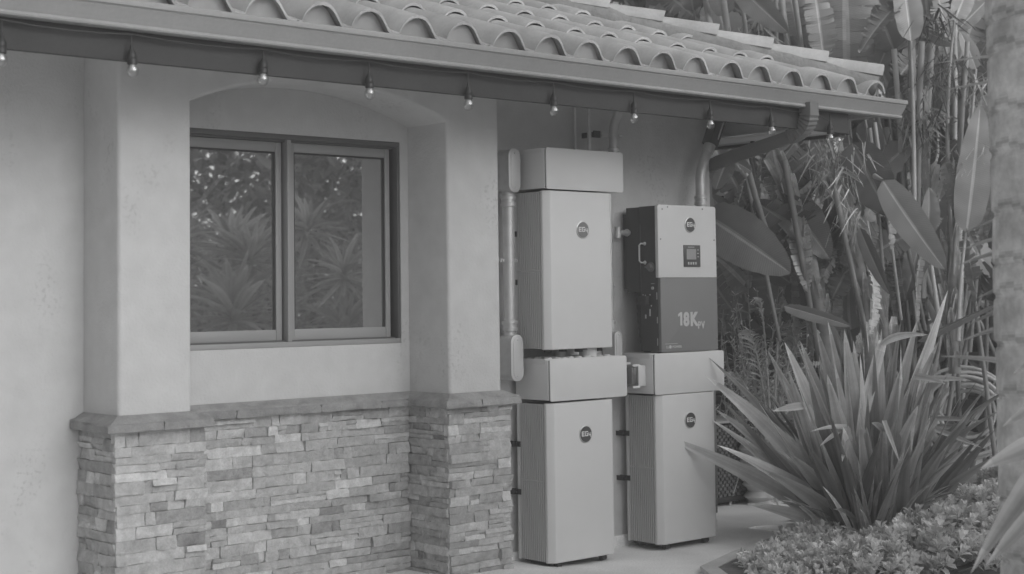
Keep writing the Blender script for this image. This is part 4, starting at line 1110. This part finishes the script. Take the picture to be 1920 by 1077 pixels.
plant('bird of paradise with wide torn leaves standing above the end of the tiled roof', g3,
  [(1588, 180, 1582, -90, 150, 0, .15, .62, .12, 1, 1600, 400), (1545, 110, 1522, -50, 60, -.3, .3, .9, .35, 1, 1560, 400), (1380, -30, 1478, 62, 56, -.3, .35, .85, .35, 0, None, 0), (1430, 60, 1400, -60, 60, .2, .3, .5, .3, 1, 1440, 300),
   (1500, 90, 1470, -60, 60, .4, .3, .5, .3, 1, 1510, 300), (1360, 30, 1330, -70, 50, .2, .2, .6, .3, 0, 1380, 300), (1300, 20, 1285, -60, 46, .3, .2, .5, .3, 0, 1320, 300), (1635, 80, 1600, -60, 70, .3, .3, .45, .3, 1, 1640, 300)],
  [(1365, 200, 1320, -20, 12, .85), (1380, 200, 1352, -20, 13, .8), (1500, 200, 1465, -10, 11, .95), (1520, 220, 1490, 0, 10, .8), (1420, 200, 1390, 0, 8, .7), (1450, 200, 1455, 0, 8, .6), (1540, 200, 1530, 0, 8, .9), (1620, 260, 1650, 60, 8, .8)],
  (), [(1470, 120, 60, .15, .4, (.3, .9)), (1400, 60, 50, .15, .4, (.3, .9))], D=12.8, seed=9, rndleaf=26, box=(1290, 40, 1660, 300), tn=(.35, .8))
for i, (px_, D_, sd_, bx4, lab) in enumerate(((1450, 13.4, 21, (1340, 300, 1600, 640), 'bird of paradise in the second row, low behind the downspout'),
        (1700, 13.8, 22, (1600, 120, 1900, 620), 'bird of paradise in the second row behind the upright stalks'),
        (1840, 13.0, 23, (1740, 60, 1960, 560), 'bird of paradise partly covered by the palm trunk'))):
    g4 = at(px_, 640, D_)
    plant(lab, g4, [], [(px_ + random.Random(k + sd_).uniform(-90, 90), 660, px_ + random.Random(k * 3 + sd_).uniform(-110, 110), random.Random(k * 5).uniform(120, 360), random.Random(k).uniform(6, 11), random.Random(k * 9).uniform(.5, 1.1)) for k in range(3)],
          (), (), D=D_, seed=sd_, rndleaf=60, box=bx4, tn=(.35, .95))

# ---------- leafy masses that close the view
def leaf_cloud(mb, n, fpos, ln, w, tone, seed):
    r = random.Random(seed)
    for i in range(n):
        c = fpos(r); d = V((r.gauss(0, 1), r.gauss(0, 1), r.gauss(-.2, .8))); nn = V((r.gauss(0, 1), r.gauss(0, 1), r.gauss(.5, 1)))
        leaflet(mb, c, d, nn, r.uniform(*ln), r.uniform(*w), r.uniform(*tone))
m_hedge2 = M('brightened_hedge_leaf', .42, .45, spec=.5, tone=True, leaf=.2)  # hedge leaf lightened in colour to brighten the window reflection
def hedge(name, label, cat, p0, p1, z1, th, n, seed, ln=(.12, .3), w=(.03, .08), kind=None, tone=(.5, 1.5), gap=0, mat=None):
    p0, p1 = V(p0), V(p1); du = (p1 - p0); L0 = du.length; du.normalize(); nv = V((-du.y, du.x, 0))
    t = thing(name, label, cat, p0)
    def f(r):
        s_ = r.uniform(0, L0); z_ = r.uniform(0, 1) ** .85 * z1 * (1 + .10 * noise.noise((s_ * 1.2, seed, 0)))
        return p0 + du * s_ + nv * (r.gauss(0, th * .4) - th * .5 * noise.noise((s_ * 1.4, z_ * 1.4, seed))) + V((0, 0, z_))
    b = MB(); leaf_cloud(b, n, f, ln, w, tone, seed); b.build('leaves', mat or m_hedge, t, smooth=0, fixn=False)
    b = MB(); r = random.Random(seed)
    for k in range(int(L0 * 1.6)):
        q = p0 + du * (k + .5) / 1.6 + nv * r.uniform(-.1, .1)
        b.tube([q, q + V((r.uniform(-.2, .2), r.uniform(-.2, .2), z1 * .5)), q + V((r.uniform(-.4, .4), r.uniform(-.4, .4), z1 * .95))], [.05, .035, .012], n=7)
    b.build('trunks', m_core, t, fixn=False)
    return t
h0 = at(1180, 535, 16.0); h1 = at(2150, 535, 15.2)
hedge('tall_hedge', 'tall dense dark hedge closing the view behind the broad leaved plants', 'hedge', (h0.x, h0.y, 0), (h1.x, h1.y, 0), 6.5, 1.1, 16000, 31, ln=(.2, .6), w=(.08, .22), tone=(.3, 1.1))
# low dry twigs and fern by the far patio edge
fb = at(1420, 760, 11.9); t = thing('fern_bush', 'fine leaved bush with bare twigs beside the inverter, under the big drooping leaf', 'bush', (fb.x, fb.y, 0))
b = MB(); r = random.Random(8); bt = MB()
for k in range(70):
    s0 = V((fb.x + r.gauss(0, .15), fb.y + r.gauss(0, .15), 0)); e = at(r.uniform(1350, 1520), r.uniform(530, 760), 11.9 + r.uniform(-.4, .4))
    m1 = s0.lerp(e, .5) + V((r.uniform(-.15, .15), r.uniform(-.15, .15), .1)); bt.tube([bez(s0, m1, e, i / 8) for i in range(9)], [.007 - .0006 * i for i in range(9)], n=5, cap=False)
    for i in range(3, 22):
        tt = i / 22; c = bez(s0, m1, e, tt)
        for q in range(2): leaflet(b, c, V((r.gauss(0, 1), r.gauss(0, 1), r.gauss(.2, .8))), V((r.gauss(0, 1), r.gauss(0, 1), 1)), r.uniform(.03, .09), r.uniform(.006, .014), r.uniform(.5, 1.5))
b.build('leaves', m_shrub, t, smooth=0, fixn=False); bt.build('twigs', m_dead, t, fixn=False)
def frond(mb, bs, p0, p1, p2, ln, w, n=26, tone=(.8, 1.2), seed=0, droop=.3):
    r = random.Random(seed); p0, p1, p2 = V(p0), V(p1), V(p2)
    stalk(bs, [p0, p1, p2], .012, .003, 1.0)
    for i in range(3, n):
        t_ = i / n; c = bez(p0, p1, p2, t_); d = (bez(p0, p1, p2, min(1, t_ + .02)) - bez(p0, p1, p2, t_ - .02)).normalized()
        s_ = d.cross(V((0, 0, 1))).normalized()
        for sg in (-1, 1):
            e = c + (s_ * sg + d * .8).normalized() * ln * math.sin(math.pi * (.15 + .8 * t_)) + V((0, 0, -droop * ln * r.uniform(.5, 1.2)))
            blade(mb, c, e, w, lift=.35, twist=r.uniform(-.3, .3), tone=r.uniform(*tone), seg=5, wb=.9)
cy = at(1445, 700, 11.5); t = thing('cycad', 'small cycad with comb-like fronds low behind the flax', 'plant', (cy.x, cy.y, 0))
b = MB(); bs = MB()
for k, (x_, y_) in enumerate(((1470, 570), (1395, 620), (1520, 600), (1420, 560), (1360, 700), (1540, 680))): frond(b, bs, V((cy.x, cy.y, .3)), at((x_ + 1445) / 2, y_ - 20, 11.5), at(x_, y_, 11.5 + .3 * math.sin(k)), .16, .012, 24, (.5, 1.0), k)
b.build('leaves', m_leafA, t, smooth=0, fixn=False); bs.build('leaf_stalks', m_stem, t, fixn=False)

# ---------- flax
fx_ = V((8.20, 5.88, .03)); t = thing('flax', 'big clump of long sword shaped flax leaves in front of the right cabinets', 'plant', fx_)
b = MB(); bd = MB(); r = random.Random(17)
D0 = 9.75
for k in range(16):      # bent and snapped blades
    an = r.uniform(0, 6.28); B_ = fx_ + V((math.cos(an), math.sin(an), 0)) * .15; a2 = an + r.gauss(0, .4); K_ = B_ + V((math.cos(a2) * .3, math.sin(a2) * .3, r.uniform(.6, 1.05)))
    w_ = r.uniform(.035, .06); tw = r.uniform(-.8, .8); tn_ = r.uniform(.6, 1.2); blade(b, B_, K_, w_, lift=.1, twist=tw, tone=tn_, seg=8, tipk=.15)
    e_ = K_ + V((math.cos(a2) * r.uniform(.15, .4), math.sin(a2) * r.uniform(.15, .4), r.uniform(-.35, .08))); blade(b, K_, e_, w_ * .85, lift=.1, twist=tw, tone=tn_, seg=7, wb=.9)
hero = [  # base px, tip px, tip D offset, width px, lift, tone
 (1560, 985, 1246, 818, -.1, 30, .10, .95), (1540, 960, 1326, 668, .1, 30, .55, 1.0), (1550, 960, 1322, 704, -.1, 32, .45, .95), (1520, 960, 1342, 768, .2, 24, .35, .85), (1500, 960, 1330, 785, .1, 26, .3, .9),
 (1530, 1000, 1345, 835, -.2, 34, .30, .95), (1560, 1010, 1400, 945, -.3, 26, .35, .95), (1570, 1015, 1402, 990, -.3, 24, .2, .9), (1575, 980, 1440, 658, .2, 30, .1, 1.1), (1580, 980, 1471, 642, 0, 30, .05, 1.15), (1590, 980, 1494, 642, -.1, 22, .05, 1.1),
 (1590, 980, 1492, 690, .1, 32, .1, 1.05), (1600, 980, 1531, 616, .3, 30, .02, 1.1), (1610, 980, 1552, 602, .1, 20, .02, 1.2), (1610, 980, 1583, 618, 0, 34, .0, 1.05), (1620, 980, 1551, 702, -.3, 36, .15, 1.15), (1640, 980, 1556, 745, -.2, 40, .05, 1.05),
 (1650, 990, 1690, 690, -.2, 38, 0, 1.1), (1660, 990, 1760, 640, 0, 34, .05, 1.1), (1670, 990, 1777, 545, .1, 36, .0, 1.15), (1680, 990, 1730, 670, -.1, 34, 0, 1.0), (1640, 990, 1722, 760, -.5, 34, .15, 1.2), (1680, 990, 1720, 756, -.3, 30, .15, 1.15),
 (1690, 1000, 1700, 880, -.4, 30, 0, 1.0), (1700, 990, 1894, 728, -.2, 24, 1.1, .75), (1700, 990, 1884, 766, -.1, 20, .9, .6), (1690, 1000, 1796, 806, -.1, 34, .05, .6), (1700, 1000, 1795, 918, -.3, 20, .1, .7), (1700, 1005, 1802, 952, -.3, 12, .1, .6),
 (1630, 985, 1600, 640, .3, 30, 0, .95), (1650, 985, 1645, 620, .3, 30, 0, .9), (1600, 985, 1500, 640, .4, 26, 0, .85), (1660, 985, 1690, 600, .4, 30, 0, .9), (1670, 985, 1720, 600, .4, 26, 0, .95), (1600, 1000, 1580, 800, -.5, 34, 0, 1.05), (1620, 1000, 1625, 800, -.5, 36, 0, 1.0), (1590, 1000, 1480, 850, -.4, 36, .25, .9), (1570, 1000, 1430, 880, -.5, 30, .4, .9)]
for (x0, y0, x1, y1, dd, wp, lf, tn) in hero:
    B_ = V((fx_.x + (x0 - 1620) / 330 * .42 * .75, fx_.y - (x0 - 1620) / 330 * .42 * .66, .02)) + V((r.uniform(-.05, .05), r.uniform(-.05, .05), 0))
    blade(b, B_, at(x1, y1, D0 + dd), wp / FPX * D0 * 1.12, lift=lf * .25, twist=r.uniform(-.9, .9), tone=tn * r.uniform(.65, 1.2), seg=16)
for k in range(170):
    an = r.uniform(0, 6.28); rr = r.uniform(.02, .26); B_ = fx_ + V((math.cos(an) * rr, math.sin(an) * rr, -.02)); an2 = an + r.gauss(0, .5)
    rad_ = r.uniform(.05, .78) ; hh = r.uniform(.75, 1.40) * (1 - .38 * rad_)
    dirv = V((math.cos(an2), math.sin(an2), 0)); e = B_ + dirv * rad_ * .9 + V((0, 0, hh))
    if pj_ok(e) if False else True:
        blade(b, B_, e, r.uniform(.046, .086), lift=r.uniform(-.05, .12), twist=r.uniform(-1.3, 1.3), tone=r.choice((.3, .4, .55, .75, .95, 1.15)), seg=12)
for k in range(130):
    an = r.uniform(0, 6.28); B_ = fx_ + V((math.cos(an), math.sin(an), 0)) * r.uniform(.1, .3); e = B_ + V((math.cos(an) * r.uniform(.05, .5), math.sin(an) * r.uniform(.05, .5), r.uniform(.05, .6)))
    blade(bd, B_, e, r.uniform(.012, .04), lift=r.uniform(0, .5), twist=r.uniform(-1, 1), tone=r.uniform(.4, 1.4), seg=7)
# long pale folded blade arching to the right
P0 = at(1622, 760, D0 - .1); blade(b, at(1610, 820, D0 - .1), at(1655, 640, D0), .075, lift=0, twist=.2, tone=1.2, seg=10, tipk=.2); blade(b, at(1652, 648, D0), at(1740, 628, D0 - .3), .055, lift=.3, twist=.5, tone=1.5, seg=10)
b.build('leaves', m_flax, t, smooth=60, fixn=False); bd.build('dead_leaves', m_dead, t, fixn=False)

# ---------- low shrubs along the bottom
def low_shrub(label, pts, n, lf, tone, seed, mat, hgt, D_=None):
    o = V(pts[0][:2] + (0,)); t = thing('low_shrub', label, 'shrub', o, 'low leafy shrubs in the planting bed')
    r = random.Random(seed); b = MB(); bs = MB()
    for i in range(n):
        c0 = r.choice(pts); rr = c0[2]; an = r.uniform(0, 6.28); q = math.sqrt(r.random()) * rr
        x_, y_ = c0[0] + q * math.cos(an), c0[1] + q * math.sin(an); hz_ = c0[3] * math.sqrt(max(.05, 1 - (q / rr) ** 2 * .8)) * r.uniform(.55, 1.05)
        c = V((x_, y_, max(.03, hz_))); ax = V((r.gauss(0, .35) + (x_ - c0[0]) / rr * .5, r.gauss(0, .35) + (y_ - c0[1]) / rr * .5, 1)).normalized()
        u_ = ax.cross(V((1, .2, 0))).normalized(); tb = r.uniform(*tone)
        bs.tube([V((c0[0] + (x_ - c0[0]) * .4, c0[1] + (y_ - c0[1]) * .4, 0)), c], [.006, .003], n=4, cap=False)
        for k in range(9):
            a_ = k * 2.4; el = .25 + k * .13; dv2 = (Matrix.Rotation(a_, 3, ax) @ u_) * math.cos(el) + ax * math.sin(el)
            leaflet(b, c - ax * .012 * (4 - k * .5), dv2, ax, r.uniform(*lf) * (1 - .035 * k), r.uniform(.36, .46) * lf[1], tb * r.uniform(.85, 1.15), bend=.2)
    b.build('leaves', mat, t, smooth=30, fixn=False); bs.build('twigs', m_dead, t, fixn=False)
low_shrub('pale green low shrub in front of the flax, along the bottom edge', [(7.55, 5.05, .42, .27), (8.0, 5.1, .42, .32), (8.45, 5.2, .42, .36), (8.9, 5.25, .42, .38), (7.15, 5.15, .36, .20), (8.2, 4.8, .4, .25)], 980, (.058, .088), (.65, 1.3), 3, m_shrub, .3)
low_shrub('low shrub at the right of the bed beside the palm trunk', [(9.4, 5.35, .42, .40), (9.8, 5.5, .40, .42), (10.3, 5.9, .42, .40), (9.2, 5.6, .3, .3)], 560, (.055, .08), (.5, 1.0), 4, m_shrub, .3)
low_shrub('low narrow shrub at the left tip of the bed by the patio edge', [(6.85, 5.35, .30, .12), (7.05, 5.6, .30, .13), (7.5, 5.75, .32, .15), (7.75, 5.95, .25, .15)], 460, (.050, .080), (.7, 1.15), 5, m_shrub, .2)

# ---------- palm trunk in the foreground
pm = at(1974, 535, 6.0); t = thing('palm_tree', 'thick grey ringed palm trunk at the right edge, out of focus', 'palm tree', (pm.x, pm.y, 0))
b = MB(); r = random.Random(6); z = -.02; ring = []; n_ = 36
rz = [0]
while rz[-1] < 8.2: rz.append(rz[-1] + r.choice((.12, .16, .2, .24)))
while z < 8.0:
    ring.append((z, r.uniform(.9, 1.1))); z += .012
base = len(b.v)
for (z_, tn) in ring:
    lo = max([q for q in rz if q <= max(z_, 0)]); hi = min([q for q in rz if q > max(z_, 0)]); ph = (z_ - lo) / (hi - lo); rr = .222 + .03 * math.exp(-z_ * 3) - .007 * (ph > .88) + .004 * (1 - ph)
    for k in range(n_):
        an = 6.283 * k / n_; b.v.append(V((pm.x + math.cos(an) * (rr + noise.noise((math.cos(an) * 3, math.sin(an) * 3, z_ * 6)) * .008), pm.y + math.sin(an) * (rr + noise.noise((an * 2, z_ * 5, 2)) * .006), z_ + .008 * math.sin(an * 2))))
for i in range(len(ring) - 1):
    for k in range(n_):
        a_ = i * n_ + k; c_ = i * n_ + (k + 1) % n_; b.f.append((a_, c_, c_ + n_, a_ + n_))
        zz_ = ring[i][0] + .03 * noise.noise((k * .35, 0, 4)); dmin = min(abs(zz_ - q) for q in rz)
        b.t.append((1 - .30 * math.exp(-(dmin / .012) ** 2) + .10 * math.exp(-((dmin - .035) / .02) ** 2)) * (1 + .15 * noise.noise((k * .25, ring[i][0] * 4, 1))))
b.build('trunk', m_palm, t, smooth=60, fixn=False)
b = MB(); bs = MB()
top = V((pm.x, pm.y, 8.0))
for k in range(9):
    an = k * .7; e = top + V((math.cos(an) * 1.9, math.sin(an) * 1.9, -.1)); frond(b, bs, top, top + V((math.cos(an) * 1.0, math.sin(an) * 1.0, 1.1)), e, .5, .035, 30, (.6, 1.1), k)
b.build('leaves', m_leafA, t, smooth=0, fixn=False); bs.build('leaf_stalks', m_stem, t, fixn=False)
# young palm with pale leaflets in front of the trunk
yp = at(1990, 880, 5.1); t = thing('young_palm', 'young palm with pale drooping leaflets reaching in from the right edge', 'palm', (yp.x, yp.y, 0))
b = MB(); bs = MB(); r = random.Random(2)
for (x0, y0, x1, y1, wp, lf, dd) in ((1990, 620, 1802, 640, 12, .5, 1.4), (1980, 560, 1812, 612, 11, .5, 1.5), (1990, 700, 1764, 668, 10, .1, 1.5), (1980, 470, 1795, 498, 10, .4, 1.6), (1985, 440, 1800, 470, 8, .4, 1.6), (1990, 520, 1830, 560, 10, .4, 1.2),
    (2000, 740, 1880, 800, 18, .6, .3), (2010, 820, 1838, 880, 28, .35, .2), (2000, 840, 1820, 1076, 30, .75, .1), (2010, 900, 1850, 1060, 26, .6, .2), (2010, 640, 1900, 700, 14, .4, .2), (1990, 130, 1830, 150, 5, .1, 1.8), (1990, 100, 1760, 118, 5, .1, 1.9), (1990, 150, 1770, 170, 6, .2, 1.9), (1990, 60, 1860, 75, 6, .1, 1.6), (1990, 380, 1800, 440, 6, .3, 1.7)):
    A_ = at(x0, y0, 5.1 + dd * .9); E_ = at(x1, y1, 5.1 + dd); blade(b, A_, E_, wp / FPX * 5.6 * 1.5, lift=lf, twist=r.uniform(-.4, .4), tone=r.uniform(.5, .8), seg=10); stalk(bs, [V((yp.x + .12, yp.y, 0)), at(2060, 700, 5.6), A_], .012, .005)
b.build('leaves', m_flax, t, smooth=40, fixn=False); bs.build('leaf_stalks', m_stem, t, fixn=False)

# ---------- garden across the lawn, seen only mirrored in the window
def yucca(label, x, y, heads, seed, cat='plant'):
    t = thing('yucca', label, cat, (x, y, 0), 'yuccas mirrored in the window'); r = random.Random(seed); b = MB(); bt = MB()
    for (dx, dy, hz_, ln, w_, n) in heads:
        c = V((x + dx, y + dy, hz_)); bt.tube([V((x, y, 0)), V((x + dx * .6, y + dy * .6, hz_ * .5)), c], [.06, .05, .045], n=9)
        for k in range(n):
            an = k * 2.4; el = rad(-35 + 110 * k / n) + r.uniform(-.15, .15); d = V((math.cos(an) * math.cos(el), math.sin(an) * math.cos(el), math.sin(el)))
            blade(b, c + V((0, 0, .1 * k / n)), c + d * ln * r.uniform(.8, 1.1) + V((0, 0, -.1 * ln)), w_, lift=.25, twist=r.uniform(-.4, .4), tone=r.uniform(.6, 1.5), seg=7, side_=V((0, 0, 1)) if abs(d.z) < .8 else V((0, 1, 0)))
    b.build('leaves', m_flax, t, smooth=60, fixn=False); bt.build('trunk', m_dead, t, fixn=False)
yucca('yucca with a wide low head mirrored in the left window pane', 7.1, 2.2, [(0, 0, 1.38, .72, .085, 60), (-.3, -.5, 2.05, .6, .075, 50), (.35, -.3, 1.9, .55, .07, 46)], 1)
yucca('yucca with several narrow heads mirrored in the right window pane', 8.15, 2.4, [(0, 0, 1.25, .6, .05, 70), (-.1, .1, 1.75, .5, .06, 50), (.3, -.3, 1.5, .6, .045, 60), (.1, 0, .8, .7, .04, 60)], 2)
yucca('yucca standing between the two mirrored heads', 7.7, 1.5, [(-.9, .1, 1.7, .6, .07, 50), (-.2, 0, 2.0, .6, .07, 50), (.5, .2, 2.2, .5, .06, 40)], 3)
hedge('tall_hedge', 'tall dark hedge across the garden, mirrored in the window glass', 'hedge', (7.6, -1.5, 0), (12.8, -1.5, 0), 3.75, 1.8, 11000, 55, ln=(.12, .32), w=(.04, .12), tone=(.4, 1.5), mat=m_hedge2)
hedge('leafy_bush', 'loose leafy bush row behind the yuccas, mirrored in the window', 'bush', (6.4, .3, 0), (10.6, .3, 0), 2.35, .9, 3600, 56, ln=(.15, .36), w=(.04, .075), tone=(.4, 1.7), mat=m_hedge2)

# ---------- thin air added to lift the blacks and flatten contrast; the place is clear
hm = bpy.data.materials.new('added_haze_air'); hm.use_nodes = True; n = hm.node_tree; n.nodes.remove(n.nodes['Principled BSDF'])
pv = n.nodes.new('ShaderNodeVolumePrincipled'); pv.inputs['Color'].default_value = (.95, .95, .95, 1); pv.inputs['Density'].default_value = 0.0120
n.links.new(pv.outputs[0], n.nodes['Material Output'].inputs['Volume'])
b = MB(); b.box(-40, 52, -40, 52, -1.06, 10.5); tag(b.build('added_haze', hm, smooth=0), kind='stuff')
